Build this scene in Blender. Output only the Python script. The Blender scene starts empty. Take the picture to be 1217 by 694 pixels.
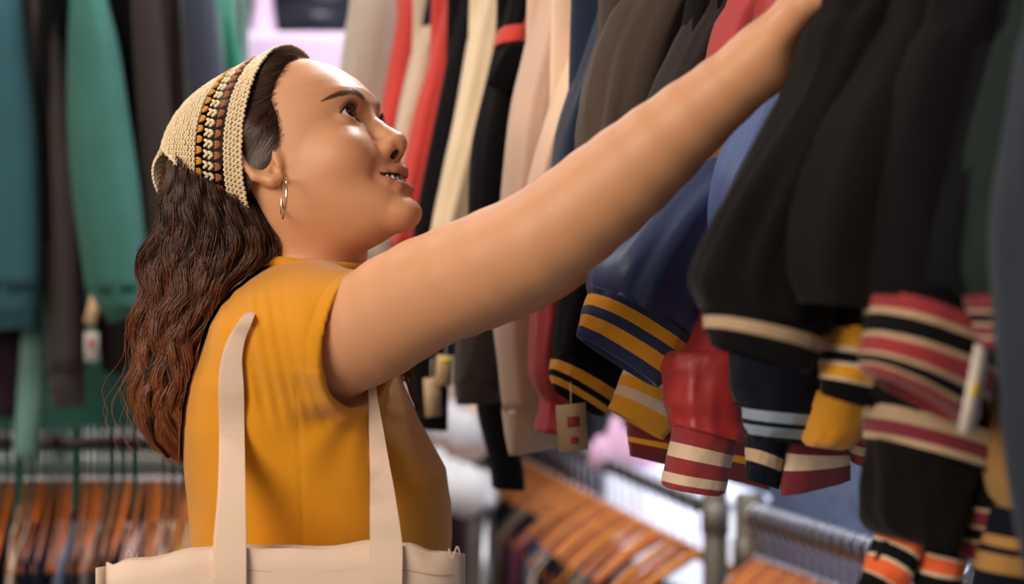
import bpy, bmesh, math, random
import numpy as np
from mathutils import Vector, Matrix, noise as mnoise

# ------------------------------------------------------------------ camera
scene = bpy.context.scene
COL = scene.collection
cam_d = bpy.data.cameras.new('camera')
cam = bpy.data.objects.new('camera', cam_d)
COL.objects.link(cam)
cam.location = (0, 0, 1.32)
cam.rotation_euler = (math.pi / 2, 0, 0)
cam_d.sensor_width = 36.0
cam_d.lens = 50.0
cam_d.dof.use_dof = True
cam_d.dof.focus_distance = 1.36
cam_d.dof.aperture_fstop = 2.8
cam_d.clip_start = 0.02
scene.camera = cam

# ------------------------------------------------------------------ world, lights, exposure
w = bpy.data.worlds.new('world')
scene.world = w
w.use_nodes = True
w.node_tree.nodes['Background'].inputs[0].default_value = (1.0, 0.93, 0.86, 1)
w.node_tree.nodes['Background'].inputs[1].default_value = 0.30


def area(name, loc, target, size, power, color, size_y=None):
    l = bpy.data.lights.new(name, 'AREA')
    l.energy = power
    l.color = color
    l.size = size
    if size_y:
        l.shape = 'RECTANGLE'
        l.size_y = size_y
    o = bpy.data.objects.new(name, l)
    COL.objects.link(o)
    o.location = loc
    o.rotation_euler = (Vector(target) - Vector(loc)).to_track_quat('-Z', 'Y').to_euler()
    return o


area('shop_front_light', (-1.7, -0.5, 2.2), (-0.15, 1.4, 1.3), 1.5, 56, (1.0, 0.86, 0.69))
area('ceiling_light_aisle', (0.34, 2.45, 2.85), (0.05, 1.25, 1.4), 0.6, 72, (0.90, 0.94, 1.0))
area('ceiling_light_back', (-0.7, 3.6, 2.9), (-0.6, 4.0, 0.9), 1.0, 30, (0.95, 0.96, 1.0))
area('ceiling_light_left', (-1.3, 1.9, 2.9), (-1.0, 3.0, 1.0), 0.8, 24, (1.0, 0.95, 0.88))
area('ceiling_light_rack', (1.1, 2.9, 2.8), (0.35, 2.1, 0.9), 0.6, 46, (0.95, 0.96, 1.0))

scene.view_settings.view_transform = 'Standard'
scene.view_settings.look = 'None'
scene.view_settings.gamma = 1.0
scene.view_settings.use_curve_mapping = False
scene.view_settings.exposure = 0.0

# ------------------------------------------------------------------ helpers
random.seed(7)
RNG = np.random.default_rng(7)
FPX = 1690.0


def pt(px, py, depth):
    """A point the photograph shows at (px, py), standing at the given distance."""
    return np.array([(px - 608.5) / FPX * depth, depth, 1.32 + (347.0 - py) / FPX * depth])


def lin(c):
    out = []
    for v in c[:3]:
        v = v / 255.0
        out.append(v / 12.92 if v <= 0.04045 else ((v + 0.055) / 1.055) ** 2.4)
    return (*out, 1.0)


MATS = {}


def fabric(name, rgb, rough=0.85, sheen=0.25, weave=700.0, bump=0.25, vary=0.10, spec=0.25, cloud=9.0):
    if name in MATS:
        return MATS[name]
    if max(rgb) < 45 and rough > .8:
        spec, sheen = .07, .06
    m = bpy.data.materials.new(name)
    m.use_nodes = True
    nt = m.node_tree
    b = nt.nodes['Principled BSDF']
    b.inputs['Roughness'].default_value = rough
    b.inputs['Specular IOR Level'].default_value = spec
    b.inputs['Sheen Weight'].default_value = sheen
    b.inputs['Sheen Roughness'].default_value = 0.5
    tc = nt.nodes.new('ShaderNodeTexCoord')
    n1 = nt.nodes.new('ShaderNodeTexNoise')
    n1.inputs['Scale'].default_value = cloud
    n1.inputs['Detail'].default_value = 5
    nt.links.new(tc.outputs['Object'], n1.inputs['Vector'])
    mr = nt.nodes.new('ShaderNodeMapRange')
    mr.inputs[1].default_value = 0.3
    mr.inputs[2].default_value = 0.7
    mr.inputs[3].default_value = 1 - vary
    mr.inputs[4].default_value = 1 + vary
    nt.links.new(n1.outputs[0], mr.inputs[0])
    mx = nt.nodes.new('ShaderNodeMix')
    mx.data_type = 'RGBA'
    mx.blend_type = 'MULTIPLY'
    mx.inputs[0].default_value = 1
    mx.inputs[6].default_value = lin(rgb)
    nt.links.new(mr.outputs[0], mx.inputs[7])
    nt.links.new(mx.outputs[2], b.inputs['Base Color'])
    n2 = nt.nodes.new('ShaderNodeTexNoise')
    n2.inputs['Scale'].default_value = weave
    n2.inputs['Detail'].default_value = 2
    nt.links.new(tc.outputs['Object'], n2.inputs['Vector'])
    bp = nt.nodes.new('ShaderNodeBump')
    bp.inputs['Strength'].default_value = bump
    bp.inputs['Distance'].default_value = 0.001
    nt.links.new(n2.outputs[0], bp.inputs['Height'])
    nt.links.new(bp.outputs[0], b.inputs['Normal'])
    MATS[name] = m
    return m


def satin(name, rgb, rough=0.36):
    return fabric(name, rgb, rough=rough, sheen=0.1, weave=300, bump=0.12, vary=0.08, spec=0.5)


def plain(name, rgb, rough=0.5, metal=0.0, spec=0.5, emit=None):
    if name in MATS:
        return MATS[name]
    m = bpy.data.materials.new(name)
    m.use_nodes = True
    nt = m.node_tree
    b = nt.nodes['Principled BSDF']
    b.inputs['Roughness'].default_value = rough
    b.inputs['Metallic'].default_value = metal
    b.inputs['Specular IOR Level'].default_value = spec
    tc = nt.nodes.new('ShaderNodeTexCoord')
    n1 = nt.nodes.new('ShaderNodeTexNoise')
    n1.inputs['Scale'].default_value = 30
    nt.links.new(tc.outputs['Object'], n1.inputs['Vector'])
    mr = nt.nodes.new('ShaderNodeMapRange')
    mr.inputs[3].default_value = 0.92
    mr.inputs[4].default_value = 1.08
    nt.links.new(n1.outputs[0], mr.inputs[0])
    mx = nt.nodes.new('ShaderNodeMix')
    mx.data_type = 'RGBA'
    mx.blend_type = 'MULTIPLY'
    mx.inputs[0].default_value = 1
    mx.inputs[6].default_value = lin(rgb)
    nt.links.new(mr.outputs[0], mx.inputs[7])
    nt.links.new(mx.outputs[2], b.inputs['Base Color'])
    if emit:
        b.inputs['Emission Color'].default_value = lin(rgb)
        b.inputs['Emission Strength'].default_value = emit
    MATS[name] = m
    return m


def wood(name, rgb, rgb2):
    if name in MATS:
        return MATS[name]
    m = bpy.data.materials.new(name)
    m.use_nodes = True
    nt = m.node_tree
    b = nt.nodes['Principled BSDF']
    b.inputs['Roughness'].default_value = 0.38
    tc = nt.nodes.new('ShaderNodeTexCoord')
    mp = nt.nodes.new('ShaderNodeMapping')
    mp.inputs['Scale'].default_value = (4, 60, 60)
    nt.links.new(tc.outputs['Object'], mp.inputs['Vector'])
    n1 = nt.nodes.new('ShaderNodeTexNoise')
    n1.inputs['Scale'].default_value = 2.0
    n1.inputs['Detail'].default_value = 6
    nt.links.new(mp.outputs[0], n1.inputs['Vector'])
    cr = nt.nodes.new('ShaderNodeValToRGB')
    cr.color_ramp.elements[0].position = 0.3
    cr.color_ramp.elements[0].color = lin(rgb2)
    cr.color_ramp.elements[1].position = 0.65
    cr.color_ramp.elements[1].color = lin(rgb)
    nt.links.new(n1.outputs[0], cr.inputs[0])
    nt.links.new(cr.outputs[0], b.inputs['Base Color'])
    MATS[name] = m
    return m


def mesh_np(name, V, quads, mats, parent=None, midx=None, smooth=True, tris=None):
    """One mesh object from numpy arrays (quads: N x 4, tris: N x 3)."""
    me = bpy.data.meshes.new(name)
    V = np.asarray(V, np.float32).reshape(-1, 3)
    quads = np.asarray(quads, np.int32).reshape(-1, 4)
    parts = [quads.ravel()]
    tot = [np.full(len(quads), 4, np.int32)]
    if tris is not None and len(tris):
        tris = np.asarray(tris, np.int32).reshape(-1, 3)
        parts.append(tris.ravel())
        tot.append(np.full(len(tris), 3, np.int32))
    loops = np.concatenate(parts)
    tot = np.concatenate(tot)
    start = np.concatenate([[0], np.cumsum(tot)[:-1]]).astype(np.int32)
    me.vertices.add(len(V))
    me.vertices.foreach_set('co', V.ravel())
    me.loops.add(len(loops))
    me.loops.foreach_set('vertex_index', loops)
    me.polygons.add(len(tot))
    me.polygons.foreach_set('loop_start', start)
    me.polygons.foreach_set('loop_total', tot)
    if midx is not None:
        me.polygons.foreach_set('material_index', np.asarray(midx, np.int32))
    me.polygons.foreach_set('use_smooth', np.full(len(tot), smooth))
    for m in (mats if isinstance(mats, (list, tuple)) else [mats]):
        me.materials.append(m)
    me.update(calc_edges=True)
    me.validate()
    o = bpy.data.objects.new(name, me)
    COL.objects.link(o)
    if parent is not None:
        adopt(o, parent)
    return o


def adopt(o, parent):
    o.parent = parent
    # every root stands unrotated, so its location alone is undone
    if parent.type == 'EMPTY':
        me = o.data
        t = -Vector(parent.location)
        if parent.rotation_euler.z:
            me.transform(Matrix.Rotation(-parent.rotation_euler.z, 4, 'Z') @ Matrix.Translation(t))
        else:
            me.transform(Matrix.Translation(t))
    elif parent.parent is not None:
        r = parent.parent
        t = -Vector(r.location)
        if r.rotation_euler.z:
            o.data.transform(Matrix.Rotation(-r.rotation_euler.z, 4, 'Z') @ Matrix.Translation(t))
        else:
            o.data.transform(Matrix.Translation(t))


def tag(o, label=None, cat=None, group=None, kind=None):
    if label:
        o['label'] = label
    if cat:
        o['category'] = cat
    if group:
        o['group'] = group
    if kind:
        o['kind'] = kind
    return o


def root(name, loc, label, cat, group=None, rz=0.0):
    o = bpy.data.objects.new(name, None)
    o.empty_display_size = 0.05
    COL.objects.link(o)
    o.location = [float(v) for v in loc]
    o.rotation_euler = (0, 0, rz)
    return tag(o, label, cat, group)


def copy_thing(src, loc, rz=None):
    c = src.copy()
    COL.objects.link(c)
    c.location = [float(v) for v in loc]
    if rz is not None:
        c.rotation_euler = (0, 0, rz)
    for ch in list(src.children):
        d = ch.copy()
        COL.objects.link(d)
        d.parent = c
        for g in list(ch.children):
            e = g.copy()
            COL.objects.link(e)
            e.parent = d
    return c


class MB:
    """Collects shapes into one mesh."""

    def __init__(self):
        self.V, self.Q, self.T, self.QM, self.TM, self.n = [], [], [], [], [], 0

    def add(self, V, Q, m=0, T=None):
        V = np.asarray(V, float).reshape(-1, 3)
        self.V.append(V)
        Q = np.asarray(Q, int).reshape(-1, 4)
        self.Q.append(Q + self.n)
        self.QM.append(np.full(len(Q), m) if np.isscalar(m) else np.asarray(m))
        if T is not None and len(T):
            T = np.asarray(T, int).reshape(-1, 3)
            self.T.append(T + self.n)
            self.TM.append(np.full(len(T), m if np.isscalar(m) else 0))
        self.n += len(V)

    def box(self, c, size, R=None, m=0):
        s = np.array(size) / 2.0
        B = np.array([[x, y, z] for x in (-1, 1) for y in (-1, 1) for z in (-1, 1)], float) * s
        if R is not None:
            B = B @ np.asarray(R).T
        self.add(B + np.array(c), [[0, 1, 3, 2], [4, 6, 7, 5], [0, 4, 5, 1], [2, 3, 7, 6], [0, 2, 6, 4], [1, 5, 7, 3]], m)

    def tube(self, P, r, n=8, m=0, cap=True):
        P = np.asarray(P, float)
        k = len(P)
        r = np.full(k, r) if np.isscalar(r) else np.asarray(r)
        T = np.gradient(P, axis=0)
        T /= np.linalg.norm(T, axis=1)[:, None] + 1e-12
        up = np.array([0, 0, 1.0]) if abs(T[0][2]) < 0.9 else np.array([1.0, 0, 0])
        A = np.cross(T[0], up)
        A /= np.linalg.norm(A)
        rings = []
        th = np.linspace(0, 2 * np.pi, n, endpoint=False)
        for i in range(k):
            A = A - T[i] * (A @ T[i])
            A /= np.linalg.norm(A) + 1e-12
            B = np.cross(T[i], A)
            rings.append(P[i] + r[i] * (np.cos(th)[:, None] * A + np.sin(th)[:, None] * B))
        V = np.concatenate(rings)
        Q = ringquads(k, n)
        T3 = []
        if cap:
            V = np.vstack([V, P[0], P[-1]])
            a, b = k * n, k * n + 1
            for j in range(n):
                T3.append([a, (j + 1) % n, j])
                T3.append([b, (k - 1) * n + j, (k - 1) * n + (j + 1) % n])
        self.add(V, Q, m, T3)

    def build(self, name, mats, parent=None, smooth=True):
        T = np.concatenate(self.T) if self.T else None
        mi = np.concatenate(self.QM + self.TM)
        return mesh_np(name, np.concatenate(self.V), np.concatenate(self.Q), mats, parent, mi, smooth, T)


def ringquads(k, n, closed=True):
    i = np.arange(k - 1)[:, None]
    j = np.arange(n if closed else n - 1)[None, :]
    j2 = (j + 1) % n
    return np.stack([i * n + j, i * n + j2, (i + 1) * n + j2, (i + 1) * n + j], -1).reshape(-1, 4)


def spline(P, m):
    """Catmull-Rom through the rows of P, m points."""
    P = np.asarray(P, float)
    if len(P) == 2:
        t = np.linspace(0, 1, m)[:, None]
        return P[0] * (1 - t) + P[1] * t
    Q = np.vstack([2 * P[0] - P[1], P, 2 * P[-1] - P[-2]])
    t = np.linspace(0, len(P) - 1 - 1e-9, m)
    i = t.astype(int)
    f = (t - i)[:, None]
    a, b, c, d = Q[i], Q[i + 1], Q[i + 2], Q[i + 3]
    return 0.5 * (2 * b + (c - a) * f + (2 * a - 5 * b + 4 * c - d) * f ** 2 + (3 * b - a - 3 * c + d) * f ** 3)


# ------------------------------------------------------------------ implicit surfaces
def smin(a, b, k):
    h = np.clip(0.5 + 0.5 * (b - a) / k, 0, 1)
    return b + (a - b) * h - k * h * (1 - h)


def smax(a, b, k):
    return -smin(-a, -b, k)


def d_ell(P, c, r):
    q = (P - np.array(c, np.float32)) / np.array(r, np.float32)
    k0 = np.sqrt((q * q).sum(1)) + 1e-9
    k1 = np.sqrt(((q / np.array(r, np.float32)) ** 2).sum(1)) + 1e-9
    return k0 * (k0 - 1) / k1


def d_cap(P, a, b, ra, rb):
    a = np.array(a, np.float32)
    ab = np.array(b, np.float32) - a
    t = np.clip(((P - a) @ ab) / (ab @ ab), 0, 1)
    q = P - a - t[:, None] * ab
    return np.sqrt((q * q).sum(1)) - (ra + (rb - ra) * t)


def d_chain(P, pts, k=0.004):
    d = None
    for (p, q) in zip(pts[:-1], pts[1:]):
        e = d_cap(P, p[:3], q[:3], p[3], q[3])
        d = e if d is None else smin(d, e, k)
    return d


def surface_nets(fn, lo, hi, h, margin=0.010):
    B = 8
    lo = np.array(lo, float)
    nb = np.ceil((np.array(hi) - lo) / (h * B)).astype(int)
    n = nb * B
    cen = np.stack(np.meshgrid(*[(np.arange(k) + 0.5) * B * h for k in nb], indexing='ij'), -1).reshape(-1, 3) + lo - h / 2
    cv = fn(cen.astype(np.float32))
    V = np.repeat(np.repeat(np.repeat(cv.reshape(nb).astype(np.float32), B, 0), B, 1), B, 2)
    act = np.argwhere((np.abs(cv) < B * h * 0.87 + margin).reshape(nb))
    off = np.stack(np.meshgrid(*[np.arange(B)] * 3, indexing='ij'), -1).reshape(-1, 3)
    for s in range(0, len(act), 600):
        I = (act[s:s + 600, None, :] * B + off[None]).reshape(-1, 3)
        V[I[:, 0], I[:, 1], I[:, 2]] = fn((I * h + lo).astype(np.float32))
    S = V < 0
    c = np.zeros(n - 1, np.int8)
    for dx in (0, 1):
        for dy in (0, 1):
            for dz in (0, 1):
                c += S[dx:n[0] - 1 + dx, dy:n[1] - 1 + dy, dz:n[2] - 1 + dz]
    cells = np.argwhere((c > 0) & (c < 8))
    idx = np.full(n - 1, -1, np.int32)
    idx[cells[:, 0], cells[:, 1], cells[:, 2]] = np.arange(len(cells))
    acc = np.zeros((len(cells), 3))
    cnt = np.zeros(len(cells))
    corners = [(a, b, d) for a in (0, 1) for b in (0, 1) for d in (0, 1)]
    for p in corners:
        for ax in range(3):
            if p[ax] == 0:
                q = list(p)
                q[ax] = 1
                A = cells + np.array(p)
                Bc = cells + np.array(q)
                va = V[A[:, 0], A[:, 1], A[:, 2]]
                vb = V[Bc[:, 0], Bc[:, 1], Bc[:, 2]]
                m = (va < 0) != (vb < 0)
                t = np.where(m, va / np.where(m, va - vb, 1), 0)
                pos = np.array(p)[None] + t[:, None] * (np.array(q) - np.array(p))[None]
                acc[m] += pos[m]
                cnt[m] += 1
    verts = (cells + acc / cnt[:, None]) * h + lo
    quads = []
    for ax in range(3):
        u, v = [(1, 2), (2, 0), (0, 1)][ax]
        sl0 = [slice(None)] * 3
        sl1 = [slice(None)] * 3
        sl0[ax] = slice(0, n[ax] - 1)
        sl1[ax] = slice(1, n[ax])
        a, b = S[tuple(sl0)], S[tuple(sl1)]
        E = np.argwhere(a != b)
        E = E[(E[:, u] > 0) & (E[:, v] > 0) & (E[:, u] < n[u] - 1) & (E[:, v] < n[v] - 1)]
        flip = a[E[:, 0], E[:, 1], E[:, 2]]
        k = []
        for (du, dv) in ((-1, -1), (0, -1), (0, 0), (-1, 0)):
            C = E.copy()
            C[:, u] += du
            C[:, v] += dv
            k.append(idx[C[:, 0], C[:, 1], C[:, 2]])
        q = np.stack(k, 1)
        q[~flip] = q[~flip][:, ::-1]
        quads.append(q)
    return verts, np.concatenate(quads)
# ------------------------------------------------------------------ the shop: floor, ceiling, walls
RD = np.array([-.33, .944, 0])
RD /= np.linalg.norm(RD)                 # direction of the jacket rack, away from the camera
PD = np.array([-RD[1], RD[0], 0])        # from its rail out into the aisle


def struct(name, mb, mats, smooth=False):
    o = mb.build(name, mats, None, smooth)
    o['kind'] = 'structure'
    return o


def wall_mat(name, rgb, rgb2, scale=14, lo=.42, hi=.60):
    m = bpy.data.materials.new(name)
    m.use_nodes = True
    nt = m.node_tree
    b = nt.nodes['Principled BSDF']
    b.inputs['Roughness'].default_value = .8
    tc = nt.nodes.new('ShaderNodeTexCoord')
    n1 = nt.nodes.new('ShaderNodeTexNoise')
    n1.inputs['Scale'].default_value = scale
    n1.inputs['Detail'].default_value = 7
    n1.inputs['Roughness'].default_value = .65
    nt.links.new(tc.outputs['Object'], n1.inputs['Vector'])
    cr = nt.nodes.new('ShaderNodeValToRGB')
    cr.color_ramp.elements[0].position = lo
    cr.color_ramp.elements[0].color = lin(rgb2)
    cr.color_ramp.elements[1].position = hi
    cr.color_ramp.elements[1].color = lin(rgb)
    nt.links.new(n1.outputs[0], cr.inputs[0])
    nt.links.new(cr.outputs[0], b.inputs['Base Color'])
    bp = nt.nodes.new('ShaderNodeBump')
    bp.inputs['Strength'].default_value = .3
    bp.inputs['Distance'].default_value = .004
    nt.links.new(n1.outputs[0], bp.inputs['Height'])
    nt.links.new(bp.outputs[0], b.inputs['Normal'])
    return m


b = MB()
b.box((0, 2.3, -.05), (6.6, 9.4, .1))
struct('floor', b, wall_mat('concrete_floor', (120, 112, 104), (92, 86, 80), 6))
b = MB()
b.box((0, 2.3, 3.05), (6.6, 9.4, .1))
struct('ceiling', b, plain('ceiling_paint', (176, 170, 164), .9))
b = MB()
b.box((-1.97, 3.62, 1.5), (2.5, .08, 3.0))
struct('wall_left', b, wall_mat('green_wall', (16, 78, 62), (10, 58, 48), 5))
b = MB()
b.box((.9, 6.6, 1.5), (5.4, .08, 3.0))
struct('wall_back', b, wall_mat('dim_wall', (66, 52, 50), (40, 34, 38), 4))
ang = math.atan2(RD[1], RD[0])
Rw = np.array([[math.cos(ang), -math.sin(ang), 0], [math.sin(ang), math.cos(ang), 0], [0, 0, 1]])
b = MB()
b2 = MB()
b2.box((-3.22, 1.6, 1.5), (.08, 4.1, 3.0))
struct('wall_side', b2, plain('side_wall_paint', (168, 158, 148), .9))
wa, wb = np.array([1.22, 2.2, 0]), np.array([.40, 6.6, 0])
wd_ = (wb - wa) / np.linalg.norm(wb - wa)
Rw = np.array([[wd_[0], -wd_[1], 0], [wd_[1], wd_[0], 0], [0, 0, 1]])
b.box((wa + wb) / 2 - wd_ * 1.0 + [0, 0, 1.5], (6.6, .06, 3.0), Rw)
struct('wall_right', b, wall_mat('mottled_plaster', (112, 124, 152), (62, 68, 92), 34, .34, .50))


# ------------------------------------------------------------------ racks
STEEL = plain('rack_steel', (150, 146, 144), .28, 1.0)
DARK_STEEL = plain('dark_steel', (74, 72, 74), .30, 1.0)
CHROME = plain('chrome_wire', (238, 238, 242), .30, 1.0)
GREY_POST = plain('aged_pipe', (128, 118, 108), .42, .55)


def F(D):
    """Front line of the hanging jackets at camera distance D."""
    return np.array([.2125 - .35 * (D - 1.2), D, 0])


def rail_pt(D, z=2.10):
    q = F(D) - PD * .20
    return np.array([q[0], q[1], z])


t = root('jacket_rack', rail_pt(1.6), 'steel rail hung from the ceiling that carries the jackets on the right, above the picture', 'clothes rack')
b = MB()
b.tube([rail_pt(.62), rail_pt(2.9)], .016, 14)
b.build('rail', STEEL, t)
for D in (.70, 1.75, 2.80):
    b = MB()
    q = rail_pt(D)
    b.tube([q, [q[0], q[1], 3.0]], .009, 10)
    b.build('ceiling_rod', STEEL, t)

# the two lower racks further back, each ending at a thick grey pipe
ZL = .82


def low(px, py):
    return pt(px, py, (1.32 - ZL) * FPX / (py - 347.0))


LA1, LA0 = low(832, 601), low(690, 540)
LB0, LB1 = low(893, 618), low(1135, 694)
dA, dB = LA1 - LA0, LB1 - LB0
LA_FAR = LA0 - dA * 1.25
LB1 = LB0 + dB * 1.7
PA, PB = LA1 + dA * .055, LB0 - dB * .05
PA, PB = pt(850, 640, PA[1]), pt(891, 640, PB[1])
for lab, nm, P0, P1, PO, r, cz, top in (('lower rack of wooden hangers in the middle, its dark rail ending at a grey pipe', 'middle_rack', LA_FAR, LA1, PA, .029, .80, .868),
                                        ('lower right rack full of chrome hooks, ending at the grey pipe nearer the camera', 'lower_rack', LB1, LB0, PB, .033, .74, .872)):
    t = root(nm, [PO[0], PO[1], 0], lab, 'clothes rack')
    b = MB()
    b.tube([P0, P1], .0165, 16)
    b.build('rail', DARK_STEEL, t)
    b = MB()
    b.tube([[PO[0], PO[1], 0], [PO[0], PO[1], top - .004], [PO[0], PO[1], top]], np.array([r, r, r * .9]), 24)
    b.build('post', GREY_POST, t)
    b = MB()
    b.tube([[PO[0], PO[1], cz - .035], [PO[0], PO[1], cz - .033], [PO[0], PO[1], cz + .033], [PO[0], PO[1], cz + .035]], np.array([r, r * 1.14, r * 1.14, r]), 24)
    b.build('collar', GREY_POST, t)
    b = MB()
    b.tube([P1, [PO[0], PO[1], ZL]], .0155, 12)
    b.build('bracket', DARK_STEEL, t)
    b = MB()
    b.tube([[P0[0], P0[1], 0], P0], .018, 14)
    b.build('post', GREY_POST, t)

# the rack along the green wall
WL0, WL1 = pt(-160, 526, 3.05), pt(272, 519, 3.05)
t = root('wall_rack', [WL0[0], 3.05, 0], 'two-level steel rack along the green wall at the left', 'clothes rack')
for z, x0, x1, nm in ((WL0[2], WL0[0], WL1[0], 'rail'), (2.16, WL0[0], WL1[0], 'rail')):
    b = MB()
    b.tube([[x0, 3.05, z], [x1, 3.05, z + .004]], .0165, 14)
    b.build(nm, DARK_STEEL, t)
for x in (WL0[0] - .01, WL1[0] + .01):
    b = MB()
    b.tube([[x, 3.05, 0], [x, 3.05, 2.18]], .018, 14)
    b.build('post', STEEL, t)

# ------------------------------------------------------------------ things at the far end
t = root('display_stand', pt(372, 44, 4.3) * [1, 1, 0], 'pale pink display stand with a slim post seen beyond the headscarf', 'stand')
PINK = plain('pink_lacquer', (240, 206, 234), .45, emit=None)
c = pt(352, 38, 4.3)
b = MB()
b.box((c[0], 4.42, c[2] / 2), (.46, .30, c[2]))
o = b.build('cabinet', PINK, t)
bm_ = o.modifiers.new('bevel', 'BEVEL')
bm_.width = .03
bm_.segments = 3
b = MB()
p0, p1 = pt(313, 45, 4.35), pt(313, -60, 4.35)
b.tube([p0 - [0, 0, .05], p0 + [0, 0, .03], p0 * .6 + p1 * .4, p1], np.array([.070, .040, .030, .026]), 16)
b.build('post', PINK, t)

t = root('wall_picture', pt(380, 20, 4.98) * [1, 1, 1], 'dark framed panel on the far wall above the pink stand', 'panel')
b = MB()
c = pt(385, 5, 5.0)
b.box(c, (.46, .04, .34))
b.build('frame', plain('black_panel', (22, 22, 30), .4), t)
b = MB()
b.box(c + [-.02, -.025, -.05], (.30, .012, .12))
b.build('screen', plain('grey_panel', (70, 70, 82), .25), t)

t = root('storage_box', pt(286, 25, 4.5) * [1, 1, 0], 'brown cardboard box on a shelf post seen at the top beside the green sleeve', 'box')
b = MB()
c = pt(286, 8, 4.5)
b.box((c[0], 4.5, c[2] / 2), (.12, .2, c[2] + .16))
b.build('carton', plain('brown_card', (96, 74, 66), .9), t)
b = MB()
b.box((c[0], 4.395, c[2] + .0), (.124, .012, .02))
b.build('tape', plain('tape', (140, 116, 100), .5), t)

# white cabinet and pink cloth behind the middle rack
angA = math.atan2(dA[1], dA[0])
RA = np.array([[math.cos(angA), -math.sin(angA), 0], [math.sin(angA), math.cos(angA), 0], [0, 0, 1]])
nA = np.array([-math.sin(angA), math.cos(angA), 0])
nA = nA if nA[0] > 0 else -nA
base = (LA0 + LA1) / 2 + nA * .17 - dA * .12
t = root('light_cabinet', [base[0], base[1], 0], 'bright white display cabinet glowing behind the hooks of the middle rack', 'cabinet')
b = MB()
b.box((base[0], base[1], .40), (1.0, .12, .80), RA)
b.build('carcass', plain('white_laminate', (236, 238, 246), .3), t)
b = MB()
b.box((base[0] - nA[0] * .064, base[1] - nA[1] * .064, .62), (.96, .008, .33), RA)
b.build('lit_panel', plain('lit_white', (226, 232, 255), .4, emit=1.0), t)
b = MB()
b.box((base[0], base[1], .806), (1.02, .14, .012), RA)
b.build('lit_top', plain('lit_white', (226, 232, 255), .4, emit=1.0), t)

q0 = pt(742, 535, base[1] + .1)
q0[2] = .835
t = root('pink_cloth', q0, 'crumpled pale pink cloth lying on the white cabinet', 'cloth')
b = MB()
for k in range(4):
    q = q0 + np.array([-.07 + .045 * k, .01 * (k % 2), 0])
    hgt = (.07, .125, .09, .06)[k]
    b.tube([q + [0, 0, -.02], q + [.006, 0, hgt * .5], q + [.0, 0, hgt]], np.array([.040, .034, .012]), 12)
b.build('folds', fabric('pink_cotton', (246, 196, 226), .85, .3), t)
# ------------------------------------------------------------------ garments
BLACK = fabric('black_wool', (21, 18, 18), .9, .10, 500)
BLACK2 = fabric('black_cotton', (17, 15, 18), .9, .08, 600)
CHAR = fabric('charcoal_fleece', (62, 53, 53), .95, .15, 500)
NAVY = fabric('navy_cotton', (22, 26, 44), .9, .1, 600)
CREAM = fabric('cream_fleece', (240, 214, 182), .92, .3, 400)
BEIGE = fabric('beige_fleece', (216, 184, 164), .92, .3, 400)
GREIGE = fabric('greige_knit', (188, 174, 162), .92, .3, 400)
PEACH = fabric('peach_fleece', (242, 208, 184), .92, .3, 400)
CORAL = fabric('coral_red_cotton', (206, 66, 60), .85, .25, 500)
BURG = fabric('brick_red_cotton', (186, 68, 72), .8, .25, 500)
OLIVE = fabric('brown_grey_twill', (80, 68, 62), .85, .15, 500)
DGREY = fabric('dark_grey_twill', (50, 43, 43), .85, .12, 500)
RIBWINE = fabric('wine_rib', (120, 40, 52), .88, .25, 500)
RIBRED = fabric('red_rib', (146, 48, 54), .88, .25, 500)
RIBCREAM = fabric('cream_rib', (222, 196, 170), .88, .25, 500)
RIBSAND = fabric('sand_rib', (186, 158, 130), .88, .25, 500)
RIBGOLD = fabric('gold_rib', (232, 160, 40), .85, .25, 500)
RIBBLACK = fabric('black_rib', (17, 16, 20), .88, .1, 500)
RIBNAVY = fabric('navy_rib', (42, 54, 92), .88, .25, 500)
RIBDNAVY = fabric('dark_navy_rib', (18, 21, 34), .88, .1, 500)
RIBBLUE = fabric('light_blue_rib', (142, 158, 178), .88, .25, 500)
RIBORANGE = fabric('orange_rib', (240, 104, 56), .85, .25, 500)
RIBTAN = fabric('tan_rib', (176, 130, 74), .88, .25, 500)
NAVYSAT = satin('navy_satin', (54, 70, 114), .42)
DENIM = satin('blue_denim_satin', (74, 96, 152), .55)
REDSAT = satin('red_satin', (172, 46, 48), .47)
SLATE = fabric('slate_twill', (40, 48, 62), .85, .10, 400)
DGREEN = fabric('bottle_green_wool', (32, 42, 41), .9, .12, 500)
TEAL = fabric('teal_fleece', (42, 79, 87), .95, .08, 400)
TEAL2 = fabric('sea_green_fleece', (52, 96, 87), .95, .08, 400)
BROWNC = fabric('dark_brown_cotton', (46, 36, 35), .92, .12, 500)
MINT = fabric('mint_cotton', (104, 142, 136), .9, .2, 500)
PLUM = fabric('plum_cotton', (44, 30, 42), .9, .12, 500)
MUSTK = fabric('mustard_knit', (214, 146, 34), .9, .4, 400)
TANK = fabric('tan_knit', (158, 116, 66), .9, .4, 400)
MAROON = fabric('maroon_cotton', (116, 38, 46), .85, .3, 500)
PALE = fabric('pale_sand_cotton', (214, 190, 168), .9, .3, 400)


def on_plane(px, py, A, u, up=None):
    """Where the sight line through a pixel meets the upright plane of a garment (through A, along u)."""
    nrm = np.array([-u[1], u[0], 0])
    d = np.array([(px - 608.5) / FPX, 1.0, (347.0 - py) / FPX])
    s = (np.array([A[0], A[1], 0]) @ nrm) / (d @ nrm)
    return d * s + [0, 0, 1.32]


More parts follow.
